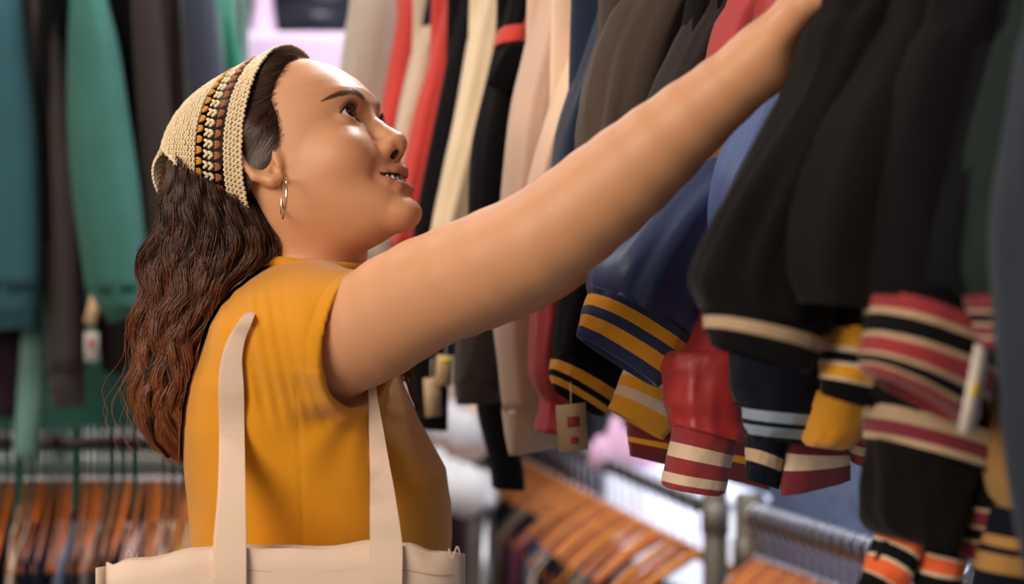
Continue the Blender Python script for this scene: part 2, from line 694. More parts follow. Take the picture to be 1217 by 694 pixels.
def fold_noise(seed, k, n, amp, longf=2.0, crossf=3.0):
    """Folds running along a sleeve, as offsets on a k x n ring grid."""
    out = np.zeros((k, n))
    for j in range(n):
        a = 2 * math.pi * j / n
        for i in range(k):
            out[i, j] = mnoise.noise(Vector((math.cos(a) * crossf + seed * 7.3, math.sin(a) * crossf, i / k * longf + seed * 3.1))) \
                + .5 * mnoise.noise(Vector((math.cos(a) * crossf * 2.2 + seed * 2.3, math.sin(a) * crossf * 2.2, i / k * longf * 2.4)))
    return out * amp


def sleeve_rows(edges, A, u):
    """edges: rows (xl, yl, xr, yr) in photo pixels -> centre and half-width vectors on the garment's plane."""
    C, H = [], []
    for (xl, yl, xr, yr) in edges:
        l, r = on_plane(xl, yl, A, u), on_plane(xr, yr, A, u)
        C.append((l + r) / 2)
        H.append((r - l) / 2)
    return np.array(C), np.array(H)


def tube_flat(mb, C, H, th, nrm, m_row, n=22, k=26, seed=0, amp=.004, rib=0, open_end=True, puff=None, end_mat=None, expo=2.6, bunch=0.0):
    """A flattened cloth tube through centres C with half-width vectors H and thickness th along nrm."""
    C2, H2 = spline(C, k), spline(H, k)
    t = np.linspace(0, 2 * np.pi, n, endpoint=False)
    cs = np.sign(np.cos(t)) * np.abs(np.cos(t)) ** (2 / expo)
    sn = np.sign(np.sin(t)) * np.abs(np.sin(t)) ** (2 / expo)
    tk = np.full(k, th) if np.isscalar(th) else np.interp(np.linspace(0, 1, k), np.linspace(0, 1, len(th)), th)
    ripple = fold_noise(seed, k, n, 1.0) * amp
    hw = np.linalg.norm(H2, axis=1)
    rows = []
    for i in range(k):
        sc_ = 1 + (rib * np.cos(t * n / 2) if rib else 0)
        hn = H2[i] / (hw[i] + 1e-9)
        r = C2[i] + cs[:, None] * H2[i] * (sc_[:, None] if rib else 1) + sn[:, None] * nrm * tk[i] * (sc_[:, None] if rib else 1)
        rad = (cs[:, None] * hn + sn[:, None] * nrm)
        extra = ripple[i]
        if bunch:
            extra = extra + bunch * np.sin(i / k * 26 + 1.3 * np.sin(t + seed) + seed) * (i / k) ** 2
        r = r + rad * extra[:, None]
        rows.append(r)
    mats = list(m_row(np.linspace(0, 1, k - 1) if k > 1 else [0]))
    if open_end:
        d = C2[-1] - C2[-2]
        d /= np.linalg.norm(d) + 1e-9
        for f, back in ((.90, .0), (.84, .012), (.80, .04)):
            rows.append(C2[-1] + (rows[k - 1] - C2[-1]) * f - d * back)
            mats.append(mats[k - 2] if end_mat is None else end_mat)
        cap_c = C2[-1] - d * .045
    else:
        cap_c = C2[-1]
    R_ = np.array(rows)
    kk = len(rows)
    V = np.vstack([R_.reshape(-1, 3), C2[0], cap_c])
    Q_ = ringquads(kk, n)
    a, b_ = kk * n, kk * n + 1
    T3 = [[a, (j + 1) % n, j] for j in range(n)] + [[b_, (kk - 1) * n + j, (kk - 1) * n + (j + 1) % n] for j in range(n)]
    mb.V.append(V)
    mb.Q.append(Q_ + mb.n)
    mb.QM.append(np.repeat(mats, n))
    mb.T.append(np.array(T3) + mb.n)
    mb.TM.append(np.array([mats[0]] * n + [mats[-1]] * n))
    mb.n += len(V)


def bands(spec):
    """spec: list of (end, material index), t from 0 to 1 -> material per row."""
    def f(t):
        out = []
        for v in t:
            for e, m in spec:
                if v <= e:
                    out.append(m)
                    break
            else:
                out.append(spec[-1][1])
        return out
    return f


WIRE_HOOKS = []


def hang_hook(mb, top, u, m=0, drop=.07):
    """Hook of a hanger over a rail whose axis is at `top`."""
    c = np.array(top) + [0, 0, 0]
    r = .021
    th = np.linspace(math.radians(-40), math.radians(205), 12)
    P = [c + u * r * math.cos(a) + np.array([0, 0, r * math.sin(a)]) for a in th]
    P = [c - u * r * .95 + [0, 0, -.012]][:0] + P
    P = P[::-1]
    q = c - [0, 0, drop]
    P = P + [c + u * .010 + np.array([0, 0, -.028]), c + [0, 0, -.045], q]
    mb.tube(np.array(P), .0028, 6, m)


def upper_hanger(A, u, rail, what='garment'):
    t = root('hanger', [rail[0], rail[1], rail[2]], 'hanger holding the ' + ' '.join(what.split()[:13]), 'hanger', 'hangers on the high rails')
    mb = MB()
    hang_hook(mb, rail + np.array([0, 0, -.003]), u, 0, .075)
    mb.build('hook', CHROME, t)
    mb = MB()
    q = rail - np.array([0, 0, .078])
    s = np.linspace(-1, 1, 9)
    mb.tube([q + u * .19 * v - np.array([0, 0, .045 * abs(v) ** 1.4]) for v in s], .006, 8)
    mb.build('shoulder_bar', plain('hanger_plastic', (58, 52, 50), .5), t)


def garment(name, label, cat, group, D, edges, mat, th=.026, cuff=None, body_z=1.30, body=True, shift=0.0, plane='rack', mats=None, spec=None,
            amp=.006, seed=None, lower=None, open_end=True, bunch=0.0, hang=True, extra_sleeves=(), up_u=.155, hem=None, n=26, k=30):
    """One hanging garment: the torso on its hanger, the sleeve the photo shows, its cuff."""
    seed = seed if seed is not None else (hash_name(name, D))
    if plane == 'rack':
        A, u = F(D), PD
        rail = rail_pt(D)
    else:
        A, u = np.array([0, D, 0]), np.array([-1.0, 0, 0])
        rail = None
    nrm = np.array([-u[1], u[0], 0])
    if nrm[1] > 0:
        nrm = -nrm
    C, H = sleeve_rows(edges, A, u)
    if plane != 'rack':
        rail = np.array([C[0][0], 3.05, 2.16])
    t = root(name, [rail[0], rail[1], rail[2] - .09], label, cat, group)
    off = nrm * .012
    # carry the sleeve up to the shoulder
    if plane == 'rack':
        sh = rail + u * (up_u if body else .02) + np.array([0, 0, -.145])
    else:
        sh = np.array([C[0][0] + (C[0][0] - C[min(1, len(C) - 1)][0]) * .3, D + .03, 2.03])
    if sh[2] - C[0][2] > .03:
        hdir = H[0] / np.linalg.norm(H[0])
        hw0 = np.linalg.norm(H[0])
        mid = C[0] * .5 + sh * .5
        C = np.vstack([sh, mid, C])
        H = np.vstack([hdir * min(hw0, .075 if body else .045), hdir * (min(hw0, .10) * .6 + .03 if body else min(hw0, .05)), H])
    mb = MB()
    lens = np.linalg.norm(np.diff(C, axis=0), axis=1)
    tube_flat(mb, C + off, H, th, nrm, bands(spec) if spec else (lambda tt: [0] * len(tt)), n, k, seed, amp, open_end=open_end and cuff is None, bunch=bunch)
    mb.build('sleeve', mats or [mat], t)
    if cuff:
        for cf in (cuff if isinstance(cuff, list) else [cuff]):
            mb = MB()
            Cc, Hc = sleeve_rows(cf['edges'], A, u)
            tube_flat(mb, Cc + off + nrm * cf.get('out', .003), Hc, (np.array([1, .85, .38]) if cf.get('flat', True) else np.array([1, 1, 1])) * cf.get('th', th * .9), nrm, bands(cf['spec']), cf.get('n', 56), cf.get('k', 34), seed + 3, cf.get('amp', .0015), rib=cf.get('rib', .010), expo=cf.get('expo', 2.4))
            mb.build(cf.get('name', 'cuff'), cf['mats'], t)
    if body and plane == 'rack':
        mb = MB()
        zz = [rail[2] - .085, rail[2] - .105, rail[2] - .16, 1.75, 1.5, body_z]
        ww = np.array([.05, .09, .175, .185, .19, .185]) * (1 if D > 1.5 else .52)
        Cb = np.array([[rail[0], rail[1], z] for z in zz]) - nrm * .008
        Hb = np.array([-u * w_ for w_ in ww])
        tube_flat(mb, Cb, Hb, .018, nrm, lambda tt: [0] * len(tt), 24, 16, seed + 9, .004)
        mb.build('body', mats[0] if mats else mat, t)
    elif body:
        mb = MB()
        zz = [2.10, 2.06, 2.0, 1.7, 1.42]
        ww = [.05, .10, .17, .19, .19]
        Cb = np.array([[rail[0], rail[1], z] for z in zz])
        Hb = np.array([[0, w_, 0] for w_ in ww])
        tube_flat(mb, Cb, Hb, .030, np.array([1.0, 0, 0]), lambda tt: [0] * len(tt), 24, 16, seed + 9, .005)
        mb.build('body', mats[0] if mats else mat, t)
    if hang:
        upper_hanger(A, u if plane == 'rack' else np.array([0, 1.0, 0]), rail, label)
    return t


def hash_name(name, D):
    return sum(ord(c) for c in name) % 17 + D * 3.7


def strip(rows):
    return rows


GR = 'tops and jackets on the right-hand rack'
# -- the far strips, from the back of the rack to the front
garment('cardigan', 'greige knit cardigan hanging farthest back on the right-hand rack', 'cardigan', GR, 2.50,
        [(420, -30, 492, -30), (404, 60, 470, 60), (402, 140, 462, 140), (418, 230, 470, 230), (436, 310, 484, 318)], GREIGE, .03, amp=.012)
garment('sweatshirt', 'first coral red sweatshirt from the left, next to the greige cardigan', 'sweatshirt', GR, 2.40,
        [(480, -30, 512, -30), (462, 80, 496, 80), (448, 160, 480, 160), (430, 250, 466, 250)], CORAL, .03)
garment('raglan_sweatshirt', 'beige sweatshirt with a navy shoulder panel between two coral red sleeves', 'sweatshirt', GR, 2.30,
        [(508, -30, 540, -30), (497, 40, 530, 40), (489, 66, 522, 62), (472, 140, 508, 140), (455, 230, 496, 230), (446, 290, 480, 290)], BEIGE, .03,
        mats=[PALE, NAVY], spec=[(.415, 1), (1, 0)])
garment('sweatshirt', 'second coral red sweatshirt, right in front of the chin', 'sweatshirt', GR, 2.20,
        [(532, -30, 562, -30), (514, 60, 546, 60), (496, 130, 530, 130), (478, 220, 512, 220), (464, 292, 500, 294)], CORAL, .028)
garment('track_jacket', 'narrow navy black track jacket between coral red and cream sleeves', 'jacket', GR, 2.12,
        [(552, -30, 584, -30), (534, 60, 568, 60), (516, 150, 552, 150), (500, 230, 534, 230), (486, 300, 520, 300), (478, 350, 516, 350), (482, 430, 526, 430), (494, 508, 524, 510)], BLACK2, .028)
garment('sweatshirt', 'charcoal sweatshirt whose ribbed hem shows right under the elbow', 'sweatshirt', GR, 1.94,
        [(552, 330, 606, 330), (541, 400, 598, 400), (537, 452, 590, 454)], CHAR, .03, body=False,
        cuff={'edges': [(536, 450, 590, 453), (540, 480, 588, 478)], 'mats': [CHAR], 'spec': [(1, 0)], 'th': .026, 'k': 10, 'rib': .012})
garment('fleece', 'cream fleece with a wide smooth sleeve beside the black cargo jacket', 'fleece', GR, 2.02,
        [(574, -30, 616, -30), (556, 60, 602, 60), (538, 150, 588, 150), (520, 230, 566, 230), (508, 300, 546, 300), (500, 350, 540, 350)], CREAM, .032)
cj = garment('cargo_jacket', 'black jacket with a red armband and a pocket flap on its sleeve', 'jacket', GR, 1.90,
             [(604, -30, 642, -30), (594, 34, 630, 34), (588, 56, 622, 56), (576, 110, 612, 112), (562, 180, 604, 180), (556, 260, 596, 260), (556, 330, 596, 330)], BLACK2, .034,
             cuff=[{'name': 'armband', 'edges': [(591, 36, 628, 38), (586, 56, 622, 57)], 'mats': [CORAL], 'spec': [(1, 0)], 'th': .037, 'k': 6, 'rib': 0, 'out': .002, 'flat': False}])
A_, u_ = F(1.90), PD
n_ = np.array([-PD[1], PD[0], 0])
n_ = n_ if n_[1] < 0 else -n_
mb = MB()
Cc, Hc = sleeve_rows([(590, 58, 618, 60), (576, 82, 606, 86), (563, 106, 588, 118)], A_, u_)
tube_flat(mb, Cc + n_ * .050, Hc, .006, n_, lambda tt: [0] * len(tt), 20, 10, 4, .002, open_end=False)
mb.build('pocket_flap', BLACK2, cj)
mb = MB()
Cc, Hc = sleeve_rows([(560, 330, 598, 330), (562, 400, 600, 400), (566, 456, 602, 456), (570, 500, 604, 500), (582, 545, 618, 545), (586, 580, 622, 582)], F(2.02), u_)
tube_flat(mb, Cc, Hc, .02, n_, lambda tt: [0] * len(tt), 20, 14, 8, .003)
mb.build('trailing_sleeve', BLACK2, cj)

garment('sweatshirt', 'pale beige sweatshirt whose long sleeve hangs below the raised arm', 'sweatshirt', GR, 1.78,
        [(640, -30, 700, -30), (628, 50, 676, 50), (612, 120, 656, 120), (602, 200, 650, 200), (594, 290, 662, 290), (588, 380, 664, 380), (592, 440, 666, 436), (596, 488, 666, 478)], BEIGE, .036,
        cuff={'edges': [(594, 486, 666, 474), (601, 540, 672, 526)], 'mats': [PALE], 'spec': [(1, 0)], 'th': .03, 'k': 12, 'rib': .012})
garment('fleece', 'peach fleece with a thin sleeve edge beside the pale beige sweatshirt', 'fleece', GR, 1.70,
        [(696, -30, 722, -30), (680, 50, 704, 50), (656, 120, 684, 120), (634, 190, 668, 190), (616, 260, 650, 260)], PEACH, .026)
garment('track_jacket', 'thin dark navy jacket between the peach fleece and the brown-grey jacket', 'jacket', GR, 1.64,
        [(712, -30, 734, -30), (696, 50, 718, 50), (676, 110, 700, 110), (656, 180, 690, 180), (650, 260, 690, 260)], fabric('ink_blue_cotton', (36, 48, 72), .9, .3), .026)
garment('work_jacket', 'brown-grey work jacket with creased double sleeve above the elbow', 'jacket', GR, 1.56,
        [(742, -30, 836, -30), (722, 20, 812, 20), (700, 80, 786, 80), (690, 140, 762, 140), (688, 200, 740, 200), (690, 270, 740, 270)], OLIVE, .04, amp=.012)
garment('work_jacket', 'dark grey jacket between the brown-grey one and the brick red one', 'jacket', GR, 1.48,
        [(826, -30, 884, -30), (800, 50, 848, 50), (776, 100, 826, 100), (752, 170, 800, 170), (742, 250, 790, 250)], DGREY, .032, amp=.008)
garment('sweatshirt', 'brick red sweatshirt right above the forearm', 'sweatshirt', GR, 1.42,
        [(868, -30, 918, -30), (852, 30, 898, 30), (838, 80, 880, 80), (826, 140, 866, 140), (818, 200, 852, 200)], BURG, .03)

# -- black jacket with the gold double stripe, behind the navy one
garment('varsity_jacket', 'black jacket whose cuff with two thin gold stripes hangs left of the navy one', 'jacket', GR, 1.60,
        [(690, 250, 790, 250), (668, 320, 770, 330), (660, 370, 750, 390), (656, 410, 735, 440), (660, 424, 728, 462)], BLACK2, .04, body=False,
        cuff={'edges': [(658, 412, 732, 452), (650, 440, 718, 482), (652, 462, 708, 494)], 'mats': [RIBBLACK, RIBGOLD], 'spec': [(.22, 0), (.46, 1), (.60, 0), (.84, 1), (1, 0)], 'th': .038})
garment('bomber_jacket', 'muted red jacket with a small crumpled sleeve end left of the gold-striped black cuff', 'jacket', GR, 1.68,
        [(640, 300, 690, 300), (634, 380, 672, 380), (629, 440, 668, 440), (640, 476, 668, 474), (638, 512, 666, 516)], BURG, .028, amp=.008, bunch=.003, body=False)
garment('varsity_jacket', 'gold and cream striped cuff showing between navy and red satin sleeves', 'jacket', GR, 1.48,
        [(752, 330, 830, 340), (744, 400, 812, 430), (738, 430, 800, 462)], BLACK2, .03, body=False,
        cuff={'edges': [(740, 432, 804, 464), (728, 462, 796, 496), (716, 484, 780, 521)], 'mats': [RIBGOLD, RIBCREAM, RIBNAVY], 'spec': [(.18, 1), (.40, 0), (.62, 1), (1, 0)], 'th': .030})
garment('varsity_jacket', 'maroon jacket with one orange line, low behind the red satin cuff', 'jacket', GR, 1.52,
        [(810, 400, 900, 400), (760, 460, 906, 470), (742, 505, 908, 530)], MAROON, .03, body=False, open_end=True,
        cuff={'edges': [(740, 500, 908, 520), (742, 540, 906, 580)], 'mats': [MAROON, RIBGOLD], 'spec': [(.42, 0), (.58, 1), (1, 0)], 'th': .028, 'k': 20})
garment('blue_jacket', 'navy satin baseball jacket with two gold stripes on its cuff', 'jacket', GR, 1.39,
        [(920, -30, 990, -30), (890, 40, 964, 40), (856, 130, 930, 130), (812, 190, 900, 200), (756, 250, 870, 262), (716, 300, 846, 330), (699, 332, 826, 384), (699, 345, 812, 408)], NAVYSAT, .052, amp=.013, bunch=.003, n=40, k=44,
        cuff={'edges': [(700, 340, 808, 408), (689, 368, 796, 434), (679, 398, 772, 459)], 'mats': [RIBNAVY, RIBGOLD], 'spec': [(.16, 0), (.40, 1), (.58, 0), (.82, 1), (1, 0)], 'th': .046, 'k': 44, 'n': 64})
garment('denim_jacket', 'mid blue satin jacket with a snap tab, just under the wrist', 'jacket', GR, 1.29,
        [(930, -10, 1010, -10), (910, 60, 990, 60), (884, 130, 970, 130), (862, 190, 950, 190), (848, 225, 940, 230), (846, 262, 936, 280), (852, 320, 930, 330)], DENIM, .04, amp=.014, bunch=.002, n=36, k=40)
garment('bomber_jacket', 'red satin jacket with two cream stripes on its open cuff', 'jacket', GR, 1.335,
        [(832, 370, 900, 370), (796, 420, 880, 424), (790, 450, 878, 468), (791, 480, 874, 500), (796, 504, 862, 522)], REDSAT, .038, amp=.007, bunch=.002, body=False, n=36, k=40,
        cuff={'edges': [(797, 502, 860, 520), (790, 540, 852, 552), (783, 570, 846, 578), (786, 578, 838, 584)], 'mats': [RIBRED, RIBCREAM], 'spec': [(.16, 0), (.32, 1), (.50, 0), (.68, 1), (1, 0)], 'th': .030, 'n': 48, 'flat': False})

# -- the dark jackets at the right
garment('varsity_jacket', 'maroon and cream striped cuff with black edge, lowest below the light blue stripes', 'jacket', GR, 1.24,
        [(880, 430, 980, 430), (884, 480, 980, 490), (886, 505, 976, 530)], BLACK2, .03, body=False,
        cuff=[{'name': 'cuff', 'edges': [(912, 500, 972, 524), (912, 540, 986, 538), (911, 584, 988, 566)], 'mats': [RIBWINE, RIBCREAM], 'spec': [(.12, 1), (.42, 0), (.66, 1), (1, 0)], 'th': .026, 'out': .014},
              {'name': 'cuff', 'edges': [(886, 505, 918, 520), (882, 535, 914, 548), (879, 566, 912, 578)], 'mats': [RIBDNAVY, RIBSAND], 'spec': [(.42, 0), (.68, 1), (1, 0)], 'th': .024}])
garment('varsity_jacket', 'dark navy jacket with two light blue stripes around its cuff', 'jacket', GR, 1.19,
        [(872, 340, 985, 350), (868, 420, 968, 430), (868, 455, 962, 470), (876, 478, 958, 484)], RIBDNAVY, .036, body=False,
        cuff={'edges': [(878, 474, 956, 480), (879, 500, 958, 506), (884, 520, 956, 526)], 'mats': [RIBDNAVY, RIBBLUE], 'spec': [(.18, 0), (.42, 1), (.56, 0), (.86, 1), (1, 0)], 'th': .034})
garment('bomber_jacket', 'red jacket with a cream stripe, small and low beside the mustard rolled cuff', 'jacket', GR, 1.22,
        [(985, 400, 1060, 400), (980, 470, 1050, 470), (976, 520, 1040, 530)], BURG, .03, body=False,
        cuff={'edges': [(980, 508, 1046, 528), (1004, 548, 1056, 566)], 'mats': [RIBRED, RIBCREAM], 'spec': [(.35, 0), (.7, 1), (1, 0)], 'th': .026, 'k': 14})
garment('sweater', 'mustard sweater with a rolled cuff below the gold and black striped cuff', 'sweater', GR, 1.16,
        [(985, 380, 1050, 380), (968, 440, 1030, 450), (958, 470, 1016, 490)], MUSTK, .03, body=False,
        cuff={'edges': [(960, 462, 1016, 486), (950, 495, 1010, 506), (947, 520, 994, 528), (950, 528, 985, 532)], 'mats': [MUSTK], 'spec': [(1, 0)], 'th': .030})
garment('varsity_jacket', 'black jacket with a gold, black and cream striped cuff above the mustard roll', 'jacket', GR, 1.04,
        [(1000, 250, 1070, 250), (984, 330, 1050, 340), (976, 388, 1040, 396)], BLACK, .034, body=False,
        cuff={'edges': [(975, 384, 1040, 394), (970, 430, 1036, 442), (964, 466, 1030, 486)], 'mats': [RIBBLACK, RIBGOLD, RIBCREAM], 'spec': [(.26, 1), (.32, 2), (.46, 0), (.52, 2), (.70, 1), (.76, 2), (1, 0)], 'th': .030, 'k': 40})
garment('varsity_jacket', 'black wool jacket in front of the hand, one cream stripe around its wide cuff', 'jacket', GR, 1.05,
        [(985, -30, 1075, -30), (962, 40, 1055, 40), (935, 110, 1040, 110), (890, 190, 1010, 190), (852, 260, 980, 270), (826, 325, 964, 345), (836, 366, 952, 396)], BLACK, .046, amp=.010, n=36, k=44,
        cuff={'edges': [(836, 362, 953, 390), (835, 388, 950, 418), (838, 412, 948, 442)], 'mats': [RIBBLACK, RIBSAND], 'spec': [(.22, 0), (.52, 1), (1, 0)], 'th': .043, 'k': 40})
garment('wool_jacket', 'plain black wool jacket with a broad sleeve, second from the hand', 'jacket', GR, 1.00,
        [(1060, -30, 1130, -30), (1030, 60, 1120, 60), (975, 150, 1100, 150), (940, 240, 1080, 250), (930, 310, 1050, 320), (940, 360, 1036, 376)], fabric('soft_black', (25, 21, 21), .9, .12), .042, amp=.010)
garment('varsity_jacket', 'black jacket with a wine red cuff of thin black and cream stripes', 'jacket', GR, .955,
        [(1105, -30, 1165, -30), (1080, 60, 1170, 60), (1050, 160, 1160, 170), (1035, 260, 1155, 300), (1030, 350, 1150, 390)], BLACK2, .040, amp=.008,
        cuff={'edges': [(1030, 346, 1156, 402), (1022, 400, 1150, 450), (1016, 432, 1134, 496), (1024, 446, 1120, 500)], 'mats': [RIBRED, RIBBLACK, RIBSAND], 'spec': [(.10, 0), (.14, 2), (.27, 1), (.31, 2), (.46, 0), (.50, 2), (.63, 1), (.67, 2), (1, 0)], 'th': .042, 'k': 48})
garment('coat', 'big black coat whose hem band of sand and wine stripes hangs lowest at the right', 'coat', GR, 1.02,
        [(1036, 400, 1170, 420), (1032, 470, 1166, 500), (1034, 480, 1162, 516)], BLACK2, .05, body=False,
        cuff=[{'name': 'striped_band', 'edges': [(1034, 474, 1164, 518), (1033, 505, 1156, 544), (1034, 524, 1150, 562)], 'mats': [RIBBLACK, RIBSAND, RIBWINE], 'spec': [(.06, 0), (.32, 1), (.66, 2), (.92, 1), (1, 0)], 'th': .052, 'k': 34, 'flat': False},
              {'name': 'lower_sleeve', 'edges': [(1033, 520, 1138, 556), (1030, 580, 1118, 600), (1036, 622, 1098, 640), (1050, 636, 1084, 646)], 'mats': [fabric('black_nylon', (20, 16, 17), .86, .08)], 'spec': [(1, 0)], 'th': .044, 'rib': 0, 'amp': .005, 'flat': False}])
garment('varsity_jacket', 'pair of black and orange striped cuffs at the bottom edge under the big black coat', 'jacket', GR, 1.06,
        [(1050, 540, 1110, 540), (1052, 580, 1100, 585), (1050, 606, 1090, 610)], BLACK2, .03, body=False,
        cuff=[{'name': 'cuff', 'edges': [(1036, 622, 1056, 640), (1018, 655, 1048, 680), (996, 690, 1036, 716)], 'mats': [RIBBLACK, RIBORANGE, RIBCREAM], 'spec': [(.18, 1), (.22, 2), (.44, 0), (.48, 2), (.72, 1), (.76, 2), (1, 0)], 'th': .026, 'k': 40, 'out': .014},
              {'name': 'cuff', 'edges': [(1054, 632, 1092, 640), (1051, 664, 1089, 668), (1048, 706, 1086, 708)], 'mats': [RIBBLACK, RIBORANGE, RIBCREAM], 'spec': [(.16, 0), (.22, 2), (.48, 1), (.54, 2), (1, 0)], 'th': .026, 'k': 36, 'out': .034}])
garment('wool_jacket', 'black wool jacket between the wine cuff and the bottle green sleeve', 'jacket', GR, .93,
        [(1150, -30, 1215, -30), (1130, 80, 1200, 80), (1110, 180, 1180, 190), (1085, 280, 1168, 300), (1080, 340, 1165, 370)], fabric('blue_black', (17, 17, 23), .9, .1), .034, amp=.008)
garment('wool_jacket', 'bottle green wool jacket ending in a small wine striped cuff', 'jacket', GR, .90,
        [(1196, -30, 1236, -30), (1174, 60, 1222, 60), (1152, 150, 1206, 150), (1138, 240, 1200, 240), (1132, 310, 1196, 315), (1142, 350, 1196, 356)], DGREEN, .028,
        cuff={'edges': [(1142, 350, 1192, 354), (1148, 380, 1190, 386), (1154, 412, 1188, 418)], 'mats': [RIBWINE, RIBBLACK, RIBSAND], 'spec': [(.30, 0), (.36, 2), (.55, 1), (.62, 2), (.8, 0), (.86, 2), (1, 0)], 'th': .024})
garment('sweater', 'tan knitted sweater with a navy cuff of thin tan stripes in the bottom right corner', 'sweater', GR, .98,
        [(1160, 430, 1240, 430), (1152, 500, 1240, 510), (1150, 560, 1230, 570), (1160, 600, 1226, 604)], TANK, .034, body=False,
        cuff={'edges': [(1158, 596, 1236, 596), (1152, 640, 1238, 648), (1142, 700, 1240, 712)], 'mats': [RIBDNAVY, RIBTAN], 'spec': [(.38, 0), (.50, 1), (.60, 0), (.78, 1), (1, 0)], 'th': .036, 'k': 40})
garment('varsity_jacket', 'slim wine and black striped cuff hanging left of the navy and tan one', 'jacket', GR, .995,
        [(1120, 480, 1172, 480), (1126, 550, 1166, 552), (1132, 590, 1160, 592)], BLACK2, .022, body=False,
        cuff={'edges': [(1131, 584, 1162, 586), (1129, 620, 1160, 624), (1128, 658, 1154, 661)], 'mats': [RIBBLACK, RIBWINE, RIBSAND], 'spec': [(.16, 0), (.22, 2), (.46, 1), (.52, 2), (.70, 0), (.76, 2), (1, 1)], 'th': .020, 'k': 40})
garment('coat', 'large slate blue coat cut by the right edge of the picture', 'coat', GR, .84,
        [(1232, -30, 1320, -30), (1212, 60, 1310, 60), (1196, 150, 1300, 150), (1185, 240, 1290, 240), (1186, 330, 1286, 330), (1192, 430, 1290, 430), (1205, 540, 1300, 540), (1220, 620, 1310, 630), (1236, 690, 1320, 700)], SLATE, .03, amp=.012, k=44)

# swing tags
def swing_tag(label, px, D, w_px, h_px, tilt, mat, name='price_tag', patch=None, plane='rack'):
    A, u = (F(D), PD) if plane == 'rack' else (np.array([0, D, 0]), np.array([-1.0, 0, 0]))
    c = on_plane(px[0], px[1], A, u)
    s = c[1] / FPX
    w_, h_ = w_px * s, h_px * s
    t = root(name, c, label, 'tag')
    a = math.radians(tilt)
    ex = -u * math.cos(a) + np.array([0, 0, 1.0]) * math.sin(a)
    ez = -(-u) * math.sin(a) * 1.0 + np.array([0, 0, 1.0]) * math.cos(a)
    nrm = np.cross(ex, ez)
    Rm = np.stack([ex, nrm, ez], 1)
    mb = MB()
    mb.box(c, (w_, .0012, h_), Rm)
    mb.build('card', mat, t)
    mb = MB()
    top = c + ez * h_ * .46
    mb.tube([top, top + [0, 0, .012], top + np.array([0, .004, .03])], .0006, 5)
    mb.build('string', plain('tag_string', (230, 224, 216), .6), t)
    if patch:
        for (fx, fz, fw, fh, pm) in patch:
            mb = MB()
            side = nrm if nrm[1] < 0 else -nrm
            mb.box(c + ex * w_ * fx + ez * h_ * fz + side * .0010, (w_ * fw, .0006, h_ * fh), Rm)
            mb.build('print', pm, t)
    return t


CARD = plain('white_card', (238, 226, 220), .6)
KRAFT = plain('kraft_card', (206, 172, 136), .7)
YEL = plain('yellow_print', (238, 206, 52), .6)
REDP = plain('red_print', (178, 62, 66), .6)
swing_tag('long white price tag with a yellow patch in front of the wine striped cuff', (1158, 463), .895, 22, 106, -13, CARD, patch=[(0, .0, .55, .17, YEL)])
swing_tag('kraft paper tag with two red marks below the gold-striped black cuff', (680, 508), 1.56, 38, 56, 4, KRAFT, patch=[(.05, .12, .42, .22, REDP), (.05, -.28, .26, .14, REDP)])
swing_tag('cream tag with a yellow patch hanging at the charcoal hem below the elbow', (528, 440), 2.062, 22, 36, -6, KRAFT, patch=[(.0, .3, .6, .22, YEL)])
swing_tag('plain kraft tag half behind the cream one, below the elbow', (514, 472), 2.068, 20, 46, 3, KRAFT)
# ------------------------------------------------------------------ garments and hangers on the green wall rack
GL = 'garments on the rack at the green wall'


def wall_garment(name, label, cat, D, edges, mat, th=.05, cuff=None, **kw):
    return garment(name, label, cat, GL, D, edges, mat, th, cuff, plane='wall', **kw)


wall_garment('sweatshirt', 'teal sweatshirt cut by the left edge of the picture', 'sweatshirt', 2.86,
             [(-60, -30, 26, -30), (-58, 60, 36, 60), (-52, 160, 47, 160), (-48, 260, 52, 260), (-44, 345, 53, 345)], TEAL, .05,
             cuff={'edges': [(-42, 342, 52, 342), (-30, 396, 46, 390)], 'mats': [TEAL], 'spec': [(1, 0)], 'th': .045, 'k': 12, 'rib': .012})
wall_garment('hoodie', 'charcoal hoodie with a long sleeve between the two green sweatshirts', 'hoodie', 2.93,
             [(30, -30, 66, -30), (38, 100, 82, 100), (48, 220, 96, 220), (56, 340, 100, 340), (60, 440, 102, 440)], CHAR, .045,
             cuff={'edges': [(61, 436, 101, 436), (66, 482, 102, 482)], 'mats': [CHAR], 'spec': [(1, 0)], 'th': .04, 'k': 10, 'rib': .012})
wall_garment('coat', 'black coat in the gap behind the charcoal hoodie', 'coat', 3.02,
             [(56, -30, 100, -30), (60, 120, 108, 120), (66, 240, 112, 240), (84, 340, 124, 340)], BLACK2, .04)
wall_garment('sweatshirt', 'sea green sweatshirt with a broad sleeve, second green one from the left', 'sweatshirt', 2.84,
             [(90, -30, 122, -30), (86, 50, 140, 50), (85, 140, 154, 140), (90, 230, 166, 230), (100, 300, 172, 300), (108, 345, 172, 345)], TEAL2, .05,
             cuff={'edges': [(107, 342, 172, 340), (120, 366, 171, 362), (134, 384, 168, 376)], 'mats': [TEAL2], 'spec': [(1, 0)], 'th': .045, 'k': 12, 'rib': .012})
wall_garment('jacket', 'black jacket just right of the broad sea green sleeve', 'jacket', 2.94,
             [(128, -30, 168, -30), (140, 80, 178, 80), (150, 180, 192, 180), (160, 280, 204, 280), (164, 340, 204, 340)], BLACK2, .045)
wall_garment('jacket', 'dark brown jacket with a long sleeve behind the woman’s hair', 'jacket', 2.90,
             [(160, -30, 196, -30), (166, 80, 204, 80), (170, 180, 214, 180), (172, 280, 222, 280), (174, 380, 222, 380), (152, 450, 200, 462)], BROWNC, .045)
